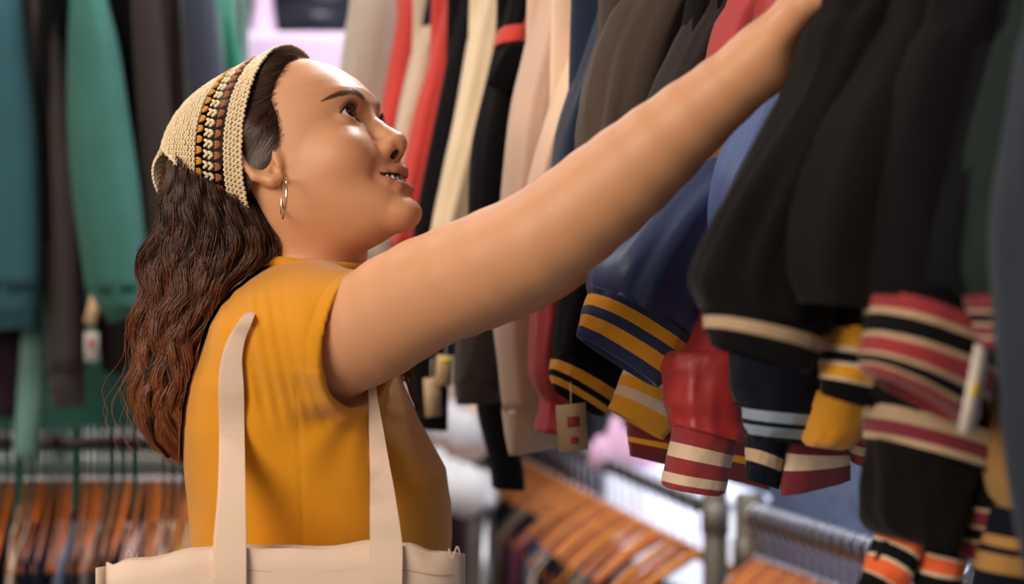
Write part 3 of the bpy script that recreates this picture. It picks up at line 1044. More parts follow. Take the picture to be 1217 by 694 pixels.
wall_garment('jacket', 'black brown jacket left of the headscarf', 'jacket', 2.94,
             [(190, -30, 226, -30), (196, 80, 236, 80), (204, 180, 246, 180), (206, 300, 250, 300), (208, 380, 250, 380)], fabric('umber_black', (44, 36, 38), .9, .3), .045)
wall_garment('jacket', 'blue black jacket directly behind the headscarf', 'jacket', 2.90,
             [(216, -30, 256, -30), (222, 80, 266, 80), (228, 180, 280, 180), (230, 300, 290, 300)], fabric('midnight_cotton', (34, 38, 52), .8, .35), .045)
wall_garment('sweatshirt', 'deep green sweatshirt at the end of the rack above the headscarf', 'sweatshirt', 2.98,
             [(246, -30, 272, -30), (254, 40, 284, 40), (260, 110, 296, 110), (266, 200, 304, 200)], fabric('deep_green_fleece', (24, 104, 80), .95, .3), .04)
wall_garment('jumper', 'plum black jumper low in the left corner below the teal sweatshirt', 'jumper', 2.98,
             [(-40, 300, 26, 300), (-36, 400, 34, 400), (-30, 470, 36, 470), (-26, 490, 30, 494)], PLUM, .05, body=False)
wall_garment('scarf', 'pale mint scarf trailing over the left rail', 'scarf', 2.94,
             [(26, 300, 54, 300), (30, 400, 52, 400), (26, 460, 52, 470), (20, 540, 44, 548)], MINT, .02, body=False)
wall_garment('blouse', 'dark blouse ending in a square black hem beside the hair', 'blouse', 3.05,
             [(110, 300, 190, 300), (118, 390, 170, 390), (124, 440, 168, 444)], fabric('brown_black', (38, 31, 32), .9, .3), .03, body=False)
wall_garment('camisole', 'glossy pale green camisole strap catching the light above the left rail', 'camisole', 3.0,
             [(58, 300, 72, 300), (60, 410, 68, 408), (58, 440, 66, 440), (62, 470, 74, 470)], satin('mint_satin', (120, 190, 176), .3), .012, body=False)
swing_tag('tan tag tilted under the sea green cuff', (111, 366), 2.80, 14, 40, -14, KRAFT, plane='wall')
swing_tag('grey white tag with a dark print under the tan tag', (109, 412), 2.86, 17, 36, 0, plain('grey_card', (190, 188, 186), .6), plane='wall', patch=[(0, .1, .4, .4, REDP)])

# ------------------------------------------------------------------ wooden hangers
WOODS = [wood('hanger_wood', (200, 106, 28), (166, 76, 16)), wood('hanger_wood_light', (230, 144, 46), (198, 104, 28))]
WOODL = wood('hanger_wood_dark', (150, 84, 40), (118, 62, 28))


def wooden_hanger(loc, u, label, group, mat, half=.215, drop=.165, thin=1.0, drop_h=.100):
    """Contoured wooden clothes hanger on a rail at loc, its arms along u."""
    t = root('wooden_hanger', loc, label, 'hanger', group)
    mb = MB()
    hang_hook(mb, np.array(loc) + [0, 0, -.002], u, 0, drop_h)
    mb.tube(np.array([[0, 0, -drop_h - .004], [0, 0, -drop_h], [0, 0, -drop_h + .008], [0, 0, -drop_h + .012]]) + np.array(loc), np.array([.004, .0068, .0068, .003]), 8)
    mb.build('hook', CHROME, t)
    mb = MB()
    q = np.array(loc) - [0, 0, drop_h + .004]
    s = np.linspace(-1, 1, 19)
    C = np.array([q + u * half * v + np.array([0, 0, -drop * (.40 * abs(v) ** 2 + .60 * abs(v) ** .9)]) for v in s])
    nr = np.array([-u[1], u[0], 0])
    C = C + nr * .030 * (s[:, None] ** 2)
    hh = np.interp(np.abs(s), [0, .12, .5, .85, 1], [.0135, .0145, .0135, .013, .006])
    tk = np.interp(np.abs(s), [0, .5, .85, 1], [.0060, .0066, .0095, .006]) * thin
    th = np.linspace(0, 2 * np.pi, 10, endpoint=False)
    rows = []
    for i in range(19):
        rows.append(C[i] + np.cos(th)[:, None] * nr * tk[i] + np.sin(th)[:, None] * np.array([0, 0, 1.0]) * hh[i])
    V = np.vstack([np.concatenate(rows), C[0], C[-1]])
    T3 = [[190, (j + 1) % 10, j] for j in range(10)] + [[191, 180 + j, 180 + (j + 1) % 10] for j in range(10)]
    mb.add(V, ringquads(19, 10), 0, T3)
    mb.build('shoulders', mat, t)
    return t


def draped_top(loc, u, label, cat, group, mat, start=.30, length=.55, half=.215, seed=0, name='top', drop=.165, drop_h=.100):
    """A top hanging from a wooden hanger: it leaves the middle of the hanger bare."""
    t = root(name, np.array(loc) - [0, 0, .10], label, cat, group)
    nr = np.array([-u[1], u[0], 0])
    q = np.array(loc) - [0, 0, drop_h + .004]
    k, n = 15, 21
    for nm, sgn in (('front', -1), ('back', 1)):
        rows = []
        v = np.linspace(-1.06, 1.06, n)
        for i in range(k):
            f = i / (k - 1)
            row = []
            for j, vv in enumerate(v):
                av = abs(vv)
                ztop = -drop * (.40 * av ** 2 + .60 * av ** .9) + .022
                if av < start:
                    ztop = -drop * (.40 * start ** 2 + .60 * start ** .9) + .022 - .085 * (1 - (av / start) ** 2)
                z = ztop * (1 - f) + (-length) * f
                bulge = .012 + .016 * min(1, f * 4) + .008 * mnoise.noise(Vector((vv * 5 + seed * 3.7, f * 2.5, seed)))
                wdt = half * (1 + .08 * f)
                p = q + u * wdt * vv + np.array([0, 0, z]) + nr * (sgn * bulge * (1 - av ** 6 * .75) + .030 * min(av, 1) ** 2)
                row.append(p)
            rows.append(row)
        R_ = np.array(rows)
        mb = MB()
        mb.add(R_.reshape(-1, 3), ringquads(k, n, False))
        o = mb.build(nm, mat, t)
        sm = o.modifiers.new('cloth', 'SOLIDIFY')
        sm.thickness = .002
    return t


# rack along the green wall: hangers seen end-on
rr = random.Random(4)
WX = [2, 14, 32, 44, 52, 62, 72, 82, 100, 108, 116, 126, 140, 153, 168, 178, 188, 200, 212, 226, 240]
HK = []
cloth_cols = [NAVY, BLACK2, fabric('ash_cotton', (120, 112, 112), .9, .3), BLACK, BLACK2, NAVY, BLACK, fabric('ochre_cotton', (170, 130, 40), .9, .3), fabric('dusty_rose_cotton', (196, 160, 152), .9, .3), BLACK2, NAVY, fabric('ecru_cotton', (206, 186, 166), .9, .3),
              BLACK, fabric('steel_blue_cotton', (92, 104, 128), .9, .3), PALE, BLACK2, fabric('ash_cotton', (150, 140, 136), .9, .3), NAVY]
uw = np.array([.06, 1.0, 0])
uw /= np.linalg.norm(uw)
ORD = ['first', 'second', 'third', 'fourth', 'fifth', 'sixth', 'seventh', 'eighth', 'ninth', 'tenth', 'eleventh', 'twelfth', 'thirteenth', 'fourteenth', 'fifteenth',
       'sixteenth', 'seventeenth', 'eighteenth', 'nineteenth', 'twentieth', 'twenty-first', 'twenty-second', 'twenty-third', 'twenty-fourth', 'twenty-fifth', 'twenty-sixth', 'twenty-seventh', 'twenty-eighth']
for i, px in enumerate(WX):
    q = pt(px, 524, 3.05)
    q[2] = WL0[2] + .017
    a = rr.uniform(-.06, .06)
    uw = np.array([(px - 608.5) / FPX * .95, 1.0, 0])
    uw /= np.linalg.norm(uw)
    u1 = np.array([uw[0] * math.cos(a) - uw[1] * math.sin(a), uw[0] * math.sin(a) + uw[1] * math.cos(a), 0])
    wooden_hanger(q, u1, 'brown wooden hanger on the rail at the green wall, %s from the left' % ORD[i], 'wooden hangers at the green wall', [WOODL, WOODS[0]][i % 3 == 1], .205, .150, .85)
    if i % 5 != 1:
        m = cloth_cols[(i * 7) % len(cloth_cols)]
        draped_top(q + [.004, 0, 0], u1, '%s top on the %s wooden hanger from the left at the green wall' % (m.name.replace('_', ' ').replace(' cotton', '').replace(' wool', '').capitalize() if False else m.name.replace('_', ' '), ORD[i]),
                   'top', 'tops on the hangers at the green wall', m, .60, .60, .20, i, drop=.150)

# middle rack: hangers marching along the rail towards the camera
ua = np.array([-.955, -.295, 0])
ua /= np.linalg.norm(ua)
NA = 26
tops = [PLUM, NAVY, BLACK2, fabric('moss_cotton', (96, 88, 68), .9, .3), PLUM, fabric('slate_grey_cotton', (92, 88, 98), .9, .3), BLACK2, fabric('taupe_cotton', (150, 128, 112), .9, .3), fabric('rosewood_cotton', (112, 52, 72), .9, .3), fabric('stone_cotton', (176, 160, 148), .9, .3), BLACK]
LEN_A = LA1 - LA_FAR
for i in range(NA):
    f = .16 + .83 * (i / (NA - 1))
    q = LA_FAR + LEN_A * f + np.array([0, 0, .017])
    a = rr.uniform(-.13, .13)
    dr_ = .165 + rr.uniform(-.02, .02)
    u1 = np.array([ua[0] * math.cos(a) - ua[1] * math.sin(a), ua[0] * math.sin(a) + ua[1] * math.cos(a), 0])
    wooden_hanger(q, u1, 'honey wooden hanger on the middle rack, %s counted from the grey pipe' % ORD[NA - 1 - i], 'wooden hangers on the middle rack', WOODS[i % 2], .235, dr_, 1.1, .128)
    m = tops[(i * 4) % len(tops)]
    draped_top(q, u1, '%s top on the %s wooden hanger counted from the grey pipe' % (m.name.replace('_', ' '), ORD[NA - 1 - i]), 'top', 'tops on the middle rack', m, .84 if i > 12 else .62, .62, .232, i + 40, drop=dr_, drop_h=.128)

# chrome hooks on the lower rail at the bottom right, with their hangers just below the frame
NB = 24
dB = LB1 - LB0
for i in range(NB):
    f = .02 + .66 * i / (NB - 1)
    q = LB0 + dB * f + np.array([0, 0, .017])
    wooden_hanger(q, ua, 'wooden hanger on the lower right rail, %s from its grey pipe, mostly below the frame' % ORD[i], 'wooden hangers on the lower right rail', WOODS[i % 2], .19)

# pale clothes heaped on a table at the far end
TX, TY = pt(500, 560, 4.2)[:2]
t = root('stock_table', [TX, TY, 0], 'white stock table under the heap of pale tops', 'table')
mb = MB()
mb.box((TX, TY, .74), (.44, .5, .04))
mb.build('table_top', plain('white_laminate', (236, 238, 246), .3), t)
for sx in (-.19, .19):
    for sy in (-.21, .21):
        mb = MB()
        mb.box((TX + sx, TY + sy, .36), (.04, .04, .72))
        mb.build('leg', STEEL, t)
for i, (px, py, D, m, lab, r) in enumerate([(530, 470, 4.3, PALE, 'sand coloured folded top on the heap behind the bust', .075), (552, 500, 4.2, BEIGE, 'rose beige folded top in the middle of the far heap', .085),
                                            (524, 552, 4.0, fabric('white_cotton', (226, 222, 222), .9, .3), 'white folded top lying lowest in the far heap', .085), (516, 506, 4.1, fabric('white_cotton', (226, 222, 222), .9, .3), 'white folded top sticking out left of the far heap', .06)]):
    c = pt(px, py, D)
    t = root('folded_top', [c[0], c[1], c[2] - r], lab, 'top', 'pale tops heaped at the far end')
    mb = MB()
    P = []
    for k2 in range(13):
        a = k2 / 12
        P.append(c + np.array([(.5 - a) * .26, .03 * math.sin(a * 7 + i), .05 * math.sin(a * 3.1 + i * 2) - .02]))
    mb.tube(np.array(P), np.array([r * (.45 + .5 * math.sin(math.pi * k2 / 12) ** .5 + .12 * math.sin(k2 * 2.3 + i)) for k2 in range(13)]), 18)
    mb.build('folds', m, t)
# ------------------------------------------------------------------ the woman
def rot_head(p, y, r):
    p, y, r = map(math.radians, (p, y, r))
    cp, sp = math.cos(p), math.sin(p)
    Ry = np.array([[cp, 0, -sp], [0, 1, 0], [sp, 0, cp]])
    cy, sy = math.cos(y), math.sin(y)
    Rz = np.array([[cy, sy, 0], [-sy, cy, 0], [0, 0, 1]])
    cr, sr = math.cos(r), math.sin(r)
    Rx = np.array([[1, 0, 0], [0, cr, -sr], [0, sr, cr]])
    return Rz @ Ry @ Rx


HM = rot_head(24, 18, -6)
HP = np.array([-0.2078, 1.42, 1.32 + 0.1169])


def h2w(p):
    return np.asarray(p, float) @ HM.T + HP


def w2h(p):
    return (np.asarray(p) - HP.astype(np.float32)) @ HM.astype(np.float32)


ZT = np.array([-.104, -.098, -.092, -.086, -.071, -.062, -.053, -.046, -.034, -.029, -.015, 0, .017, .035, .048, .067, .086, .102, .112, .120])
XF = np.array([.060, .076, .0885, .0945, .0925, .0920, .0915, .0920, .0945, .0945, .089, .0865, .0880, .0935, .0940, .086, .072, .052, .034, .010])
ZW = np.array([-.104, -.09, -.07, -.05, -.03, -.01, .01, .03, .06, .09, .11, .12])
WW = np.array([.028, .040, .051, .059, .064, .068, .070, .070, .069, .060, .045, .03])


def skull_d(Q):
    return d_ell(Q, (-.016, 0, .036), (.096, .075, .087))


def lip_chains():
    up = [(.0805, .0265, -.0440, .0022), (.0885, .018, -.0440, .0040), (.0945, .010, -.0430, .0052), (.0972, .004, -.0415, .0056), (.0968, 0, -.0425, .0055)]
    lo = [(.0805, .0260, -.0455, .0020), (.0880, .018, -.0530, .0042), (.0930, .010, -.0590, .0060), (.0945, 0, -.0605, .0066)]
    return up, lo


def mouth_gap(Q, y):
    zc = -.0520 + (y / .026) ** 2 * .0072
    hh = .0026 * (1 - (y / .0255) ** 2)
    d = np.abs(Q[:, 2] - zc) - hh
    return smax(smax(d, .083 - Q[:, 0], .001), y - .0245, .001)


def eye_open(Q, y):
    """Almond between the lids, negative inside (both eyes by symmetry)."""
    t = np.clip((y - .0175) / .0265, 0, 1)
    base = .0145 + t * .0065
    zu = base + .0112 * np.maximum(np.sin(np.pi * t ** 0.85), 1e-6) ** 0.9
    zl = base - .0028 * np.maximum(np.sin(np.pi * t), 0)
    z = Q[:, 2]
    d = np.maximum(z - zu, zl - z)
    d = np.maximum(d, np.maximum(.0175 - y, y - .044))
    return np.maximum(d, .066 - Q[:, 0])


EYE_C = (.0712, .0310, .0190)
EYE_R = .0122


def head_d(Q):
    Q = np.ascontiguousarray(Q)
    x, z = Q[:, 0], Q[:, 2]
    y = np.abs(Q[:, 1])
    S = Q.copy()
    S[:, 1] = y
    xf = np.interp(z, ZT, XF)
    wd = np.interp(z, ZW, WW)
    xc = .005
    rho = ((y / wd) ** 2.3 + (np.maximum(x - xc, 0) / np.maximum(xf - xc, .006)) ** 2.3) ** (1 / 2.3)
    d = (rho - 1) * np.minimum(wd, np.maximum(xf - xc, .02)) * 0.9
    d = smax(d, (-.0985 + 14 * y * y) - z, .016)
    d = smax(d, -(x + .03), .02)
    d = smax(d, z - .118, .02)
    d = smin(d, skull_d(Q), .012)
    # cheeks and the fold beside the mouth
    d = smin(d, d_ell(S, (.057, .0365, -.016), (.028, .024, .024)), .018)
    d = smin(d, d_ell(S, (.084, 0, -.085), (.0155, .017, .014)), .012)      # chin
    d += .0022 * np.exp(-((y - .029) / .007) ** 2 - ((z + .040) / .014) ** 2) * (x > .05)
    # eye sockets and brow
    d += .0030 * np.exp(-((y - .030) / .015) ** 2 - ((z - .0185) / .009) ** 2) * (x > .04)
    d += .0022 * np.exp(-((y - .016) / .007) ** 2 - ((z - .020) / .010) ** 2) * (x > .04)
    d -= .0016 * np.exp(-((y - .026) / .018) ** 2 - ((z - .040) / .008) ** 2) * (x > .04)
    # eyeball lids
    lid = d_ell(S, (EYE_C[0], EYE_C[1], EYE_C[2]), (.0136, .0142, .0136))
    d = smin(d, lid, .005)
    # a fold above the upper lid
    t = np.clip((y - .0175) / .0265, 0, 1)
    zf = .0145 + t * .0065 + .0112 * np.maximum(np.sin(np.pi * t ** 0.85), 1e-6) ** 0.9 + .0026
    d += .0012 * np.exp(-((z - zf) / .0011) ** 2) * (y > .018) * (y < .046) * (x > .06)
    op = eye_open(Q, y)
    d = smax(d, -op, .0008)
    # nose
    n = d_chain(S, [(.0800, 0, .024, .0095), (.0895, 0, .006, .0092), (.0965, 0, -.006, .0100), (.1015, 0, -.0145, .0124)], .004)
    n = smin(n, d_ell(S, (.0945, .0115, -.0185), (.0105, .0078, .0082)), .005)
    n = smin(n, d_cap(S, (.1035, 0, -.020), (.0965, 0, -.0275), .0060, .0045), .004)
    d = smin(d, n, .007)
    d = smax(d, -d_ell(S, (.0995, .0066, -.0268), (.0050, .0028, .0040)), .0015)
    d += .0012 * np.exp(-((y - .0205) / .0022) ** 2 - ((z + .018) / .007) ** 2) * (x > .07)
    # lips, philtrum
    up, lo = lip_chains()
    d = smin(d, d_chain(S, up, .003), .0028)
    d = smin(d, d_chain(S, lo, .003), .0030)
    d += .0010 * np.exp(-(y / .0032) ** 2 - ((z + .0335) / .006) ** 2) * (x > .08)
    d = smax(d, -mouth_gap(Q, y), .0012)
    # ear
    e = d_ell(S, (-.003, .071, .004), (.018, .0075, .029))
    e = smax(e, -d_ell(S, (.000, .080, .003), (.010, .0085, .015)), .003)
    helix = d_chain(S, [(.011, .069, .010, .0040), (.012, .074, .024, .0042), (.000, .079, .034, .0044), (-.016, .082, .026, .0044),
                        (-.020, .082, .008, .0042), (-.014, .078, -.010, .0042), (-.001, .073, -.020, .0055), (.006, .070, -.019, .0050)], .004)
    e = smin(e, helix, .003)
    e = smin(e, d_cap(S, (.0105, .070, -.001), (.0095, .071, -.009), .0042, .0040), .003)
    e = smax(e, -d_ell(S, (.0045, .076, -.009), (.0045, .008, .0065)), .002)
    d = smin(d, e, .004)
    return d


NEAR_ARM = [(*pt(402, 402, 1.335), .0540), (*pt(440, 388, 1.312), .0520), (*pt(490, 357, 1.285), .0510), (*pt(560, 324, 1.240), .0475), (*pt(642, 286, 1.200), .0445), (*pt(708, 237, 1.178), .0425),
            (*pt(765, 190, 1.160), .0385), (*pt(830, 134, 1.142), .0315), (*pt(905, 72, 1.120), .0245)]
FAR_ARM = [(-.150, 1.575, 1.288, .050), (*pt(560, 346, 1.500), .0450), (*pt(648, 310, 1.440), .0410), (*pt(755, 232, 1.400), .0360), (*pt(862, 152, 1.360), .0235)]
SH_N, WR_N = np.array(NEAR_ARM[0][:3]), np.array(NEAR_ARM[-1][:3])
SH_F, WR_F = np.array(FAR_ARM[0][:3]), np.array(FAR_ARM[-1][:3])


def hand_d(P, wr, d, up, side):
    """Palm, four fingers and a thumb; d points along the forearm, up to the back of the hand."""
    wr, d, up = (np.array(v, float) for v in (wr, d, up))
    d /= np.linalg.norm(d)
    up = up - d * (up @ d)
    up /= np.linalg.norm(up)
    s = np.cross(d, up) * side

    def at(a, b, c):
        return wr + a * d + b * s + c * up

    o = d_cap(P, at(0, -.008, 0), at(.075, -.022, .002), .017, .012)
    o = smin(o, d_cap(P, at(0, .008, 0), at(.075, .024, .002), .017, .012), .014)
    o = smin(o, d_cap(P, at(.01, 0, -.002), at(.07, 0, .003), .017, .0125), .012)
    for (b, L) in ((-.029, .84), (-.010, 1.0), (.010, .97), (.029, .76)):
        p0, p1 = at(.076, b, .002), at(.076 + .034 * L, b * 1.08, -.004)
        p2, p3 = at(.076 + .052 * L, b * 1.08, -.026), at(.076 + .046 * L, b * 1.05, -.047)
        f = d_chain(P, [(*p0, .0098), (*p1, .0088), (*p2, .0080), (*p3, .0070)], .003)
        o = smin(o, f, .005)
    t = d_chain(P, [(*at(.018, .020, -.006), .013), (*at(.048, .046, -.016), .0110), (*at(.074, .048, -.030), .0095), (*at(.094, .038, -.040), .0080)], .004)
    return smin(o, t, .008)


def arm_d(P, axis):
    return d_chain(P, [tuple(r) for r in spline(np.array(axis), 15)], .003)


TZ = np.array([.80, .90, .98, 1.04, 1.057, 1.104, 1.138, 1.189, 1.232, 1.2875, 1.32, 1.345, 1.37])
TB = np.array([-.335, -.325, -.315, -.314, -.317, -.322, -.325, -.327, -.319, -.296, -.268, -.240, -.21])
TF = np.array([-.09, -.08, -.071, -.067, -.067, -.0655, -.0715, -.100, -.119, -.130, -.145, -.165, -.19])
TW = np.array([.168, .160, .138, .128, .127, .131, .136, .141, .146, .150, .138, .095, .04])


def torso_d(P, off=0.0):
    z = P[:, 2]
    xb, xf, hw = np.interp(z, TZ, TB) - off, np.interp(z, TZ, TF) + off, np.interp(z, TZ, TW) + off
    a, c = np.maximum((xf - xb) / 2, .012), (xf + xb) / 2
    hw = np.maximum(hw, .012)
    rho = ((np.abs(P[:, 0] - c) / a) ** 2.25 + (np.abs(P[:, 1] - 1.452) / hw) ** 2.25) ** (1 / 2.25)
    d = (rho - 1) * np.minimum(a, hw) * 0.92
    return smax(d, z - 1.352 - off, .02)


def neck_d(P):
    return d_chain(P, [(*h2w((-.022, 0, -.030)), .051), (-.199, 1.428, 1.375, .0500), (-.207, 1.435, 1.30, .060)], .02)


def body_d(P):
    d = smax(torso_d(P, -.010), .86 - P[:, 2], .01)
    d = smin(d, neck_d(P), .030)
    for sh in (SH_N, SH_F):
        d = smin(d, d_cap(P, (-.205, 1.45, 1.275), sh, .048, .046), .02)
    n = smin(arm_d(P, NEAR_ARM), hand_d(P, WR_N, (.62, -.16, .72), (-.55, .35, .62), 1), .022)
    f = smin(arm_d(P, FAR_ARM), hand_d(P, WR_F, (.78, -.20, .58), (-.45, .3, .75), -1), .022)
    d = smin(d, n, .015)
    d = smin(d, f, .015)
    Q = w2h(P)
    near = (Q * Q).sum(1) < .165 ** 2
    if near.any():
        dn = d[near]
        d[near] = smin(dn, head_d(Q[near]), .010)
    return d


def skin_material():
    m = bpy.data.materials.new('skin')
    m.use_nodes = True
    nt = m.node_tree
    b = nt.nodes['Principled BSDF']
    at = nt.nodes.new('ShaderNodeAttribute')
    at.attribute_name = 'tone'
    tc = nt.nodes.new('ShaderNodeTexCoord')
    n1 = nt.nodes.new('ShaderNodeTexNoise')
    n1.inputs['Scale'].default_value = 22
    n1.inputs['Detail'].default_value = 6
    nt.links.new(tc.outputs['Object'], n1.inputs['Vector'])
    mr = nt.nodes.new('ShaderNodeMapRange')
    mr.inputs[3].default_value = 0.93
    mr.inputs[4].default_value = 1.07
    nt.links.new(n1.outputs[0], mr.inputs[0])
    mx = nt.nodes.new('ShaderNodeMix')
    mx.data_type = 'RGBA'
    mx.blend_type = 'MULTIPLY'
    mx.inputs[0].default_value = 1
    nt.links.new(at.outputs['Color'], mx.inputs[6])
    nt.links.new(mr.outputs[0], mx.inputs[7])
    nt.links.new(mx.outputs[2], b.inputs['Base Color'])
    b.inputs['Roughness'].default_value = 0.47
    b.inputs['Specular IOR Level'].default_value = 0.45
    b.inputs['Subsurface Weight'].default_value = 0.22
    b.inputs['Subsurface Radius'].default_value = (1.0, 0.45, 0.25)
    b.inputs['Subsurface Scale'].default_value = 0.010
    n2 = nt.nodes.new('ShaderNodeTexNoise')
    n2.inputs['Scale'].default_value = 420
    nt.links.new(tc.outputs['Object'], n2.inputs['Vector'])
    bp = nt.nodes.new('ShaderNodeBump')
    bp.inputs['Strength'].default_value = 0.08
    bp.inputs['Distance'].default_value = 0.001
    nt.links.new(n2.outputs[0], bp.inputs['Height'])
    nt.links.new(bp.outputs[0], b.inputs['Normal'])
    return m


WOMAN = root('person', (-.20, 1.45, 0.0), 'woman in a mustard t-shirt and crocheted headscarf reaching up to the jackets', 'person')

V, Qd = surface_nets(body_d, (-.36, 1.02, .84), (.345, 1.68, 1.60), .0017)
body = mesh_np('body', V, Qd, skin_material(), WOMAN)


def smooth01(a, b, x):
    t = np.clip((x - a) / (b - a), 0, 1)
    return t * t * (3 - 2 * t)


def hairline_x(z, y):
    """Local x behind which hair grows, by height (side of the head)."""
    return np.interp(z, [-.03, .00, .018, .035, .055, .075, .095, .110, .125], [-.012, .008, .020, .026, .026, .036, .050, .055, .058]) - 0.15 * np.maximum(.05 - np.abs(y), 0) * 0


SKIN = np.array(lin((220, 160, 120))[:3])
LIPC = np.array(lin((176, 100, 88))[:3])
BROW = np.array(lin((70, 44, 34))[:3])
BLUSH = np.array(lin((224, 146, 112))[:3])
SCALP = np.array(lin((40, 26, 22))[:3])
Q = w2h(V.astype(np.float32))
Sy = Q.copy()
Sy[:, 1] = np.abs(Q[:, 1])
tone = np.tile(SKIN, (len(V), 1))
inhead = (Q * Q).sum(1) < .16 ** 2


def blend(mask, colr):
    global tone
    tone = tone * (1 - mask[:, None]) + colr * mask[:, None]


blend(inhead * .5 * np.exp(-((Sy[:, 0] - .07) / .03) ** 2 - ((Sy[:, 1] - .042) / .02) ** 2 - ((Q[:, 2] + .015) / .022) ** 2), BLUSH)
up_, lo_ = lip_chains()
lm = np.minimum(d_chain(Sy, up_, .003), d_chain(Sy, lo_, .003))
blend(inhead * smooth01(.0016, -.0006, lm) * (Q[:, 0] > .075) * .8, LIPC)
# inside of the mouth and nostrils
blend(inhead * (Q[:, 0] > .07) * (mouth_gap(Q, Sy[:, 1]) < .0012) * 1.0, np.array(lin((60, 22, 20))[:3]))
blend(inhead * smooth01(.0022, .0002, d_ell(Sy, (.0995, .0066, -.0268), (.0050, .0028, .0040))), np.array(lin((70, 30, 24))[:3]))


def brow_z(y):
    t = (y - .013) / .037
    return .0345 + .0075 * np.sin(np.pi * np.clip(t, 0, 1) * .75) - .002 * t


t = (Sy[:, 1] - .012) / .040
bm = np.exp(-((Q[:, 2] - brow_z(Sy[:, 1])) / (.0030 * (1.1 - .5 * np.clip(t, 0, 1)))) ** 2) * (t > 0) * (t < 1) * smooth01(0, .12, t) * smooth01(1, .8, t)
blend(inhead * (Q[:, 0] > .05) * bm * .34, BROW)
# lash lines
op = eye_open(Q, Sy[:, 1])
blend(inhead * (Q[:, 0] > .062) * smooth01(.0016, .0004, op) * (Q[:, 2] > (.0145 + np.clip((Sy[:, 1] - .0175) / .0265, 0, 1) * .0065)) * .6, BROW * .5)
blend(inhead * (Q[:, 0] > .062) * smooth01(.0011, .0003, op) * .5, BROW)
blend(inhead * smooth01(0, .006, hairline_x(Q[:, 2], Q[:, 1]) - Q[:, 0]) * ((Q[:, 2] > -.005) | (Q[:, 0] < -.03)) * (Q[:, 2] > -.06) * (Sy[:, 1] < .0735) * ~((np.abs(Q[:, 0]) < .026) & (Q[:, 2] < .034) & (Sy[:, 1] > .058)), SCALP)
at = body.data.attributes.new('tone', 'FLOAT_COLOR', 'POINT')
at.data.foreach_set('color', np.hstack([tone, np.ones((len(V), 1))]).astype(np.float32).ravel())

# eyes
for sgn in (-1, 1):
    c = np.array([EYE_C[0], sgn * EYE_C[1], EYE_C[2]])
    gaze = np.array([.88, -.16, .20])
    gaze /= np.linalg.norm(gaze)
    a = np.cross(gaze, [0, 0, 1.0])
    a /= np.linalg.norm(a)
    b = np.cross(gaze, a)
    rings, mi = [], []
    angs = np.radians([0, 6, 12, 19, 27, 29, 40, 60, 85, 110, 140, 165, 180])
    for k, an in enumerate(angs):
        rr = EYE_R * (1.03 if an < math.radians(28) else 1.0)
        th = np.linspace(0, 2 * np.pi, 24, endpoint=False)
        rings.append(c + rr * (math.cos(an) * gaze + math.sin(an) * (np.cos(th)[:, None] * a + np.sin(th)[:, None] * b)))
    fm = np.repeat([2, 2, 1, 1, 1, 0, 0, 0, 0, 0, 0, 0], 24)
    mesh_np('eye', h2w(np.concatenate(rings)), ringquads(len(angs), 24), [plain('eye_white', (226, 216, 212), .15), plain('iris', (48, 28, 20), .08), plain('pupil', (8, 6, 6), .05)], WOMAN, fm)

# upper teeth: each tooth a small rounded block on one strip
tb = MB()
for k in range(-3, 4):
    yy = k * .0062
    xx = .0928 - 18 * yy * yy
    hh = .0100 if abs(k) < 2 else .0090
    ang = -36 * yy
    R = np.array([[math.cos(ang), -math.sin(ang), 0], [math.sin(ang), math.cos(ang), 0], [0, 0, 1]])
    prof = np.array([[-.5, -.47], [-.5, .5], [.5, .5], [.5, -.47], [.42, -.5], [-.42, -.5]])
    f = np.array([[.0025, p[0] * .0063, p[1] * hh] for p in prof]) @ R.T + [xx, yy, -.0508]
    bk = np.array([[-.0025, p[0] * .0063, p[1] * hh] for p in prof]) @ R.T + [xx, yy, -.0508]
    Vt = h2w(np.vstack([f, bk]))
    tb.add(Vt, [[0, 1, 2, 3], [0, 3, 4, 5]] + [[i, (i + 1) % 6, 6 + (i + 1) % 6, 6 + i] for i in range(6)])
tb.build('teeth', plain('tooth_enamel', (232, 222, 208), .2), WOMAN)

# brows and lashes
bb = MB()
rg = np.random.default_rng(3)
def face_x(y, z):
    lo_x, hi_x = np.full(len(y), .05), np.full(len(y), .125)
    for _ in range(18):
        mid = (lo_x + hi_x) / 2
        inside = head_d(np.stack([mid, y, z], 1).astype(np.float32)) < 0
        lo_x = np.where(inside, mid, lo_x)
        hi_x = np.where(inside, hi_x, mid)
    return lo_x


for sgn in (-1, 1):
    n = 90
    t = rg.random(n)
    y = .013 + t * .037
    z = brow_z(y) + rg.normal(0, 1, n) * .0017 * (1.15 - .7 * t)
    dy = .0060 + .002 * rg.random(n)
    dz = .0035 * (1 - 1.6 * t)
    P = []
    for k in range(4):
        yy, zz = y + dy * k / 3, z + dz * k / 3
        P.append(np.stack([face_x(yy, zz) + .0004 + .0004 * k / 3, sgn * yy, zz], 1))
    P = np.stack(P, 1)
    for i in range(n):
        bb.tube(h2w(P[i]), np.array([.00022, .0002, .00016, .00006]), 3, 0, False)
tag(bb.build('eyebrows', fabric('brow_hair', (104, 72, 56), .5, 0, 50, 0), WOMAN), kind='stuff')
lb = MB()
for sgn in (-1, 1):
    for i in range(34):
        t = (i + .5) / 34
        y = .0185 + t * .0255
        z = .0145 + t * .0065 + .0112 * math.sin(math.pi * t ** .85) ** .9 - .0002
        x = face_x(np.array([y]), np.array([z + .0008]))[0]
        L = .0055 + .0025 * t
        P = [[x - .0006 + L * s * .85, sgn * (y + (t - .35) * L * s * .9), z + L * s * s * .75 - .1 * L * s] for s in (0, .35, .7, 1)]
        lb.tube(h2w(np.array(P)), np.array([.00035, .0003, .0002, .00006]), 3, 0, False)
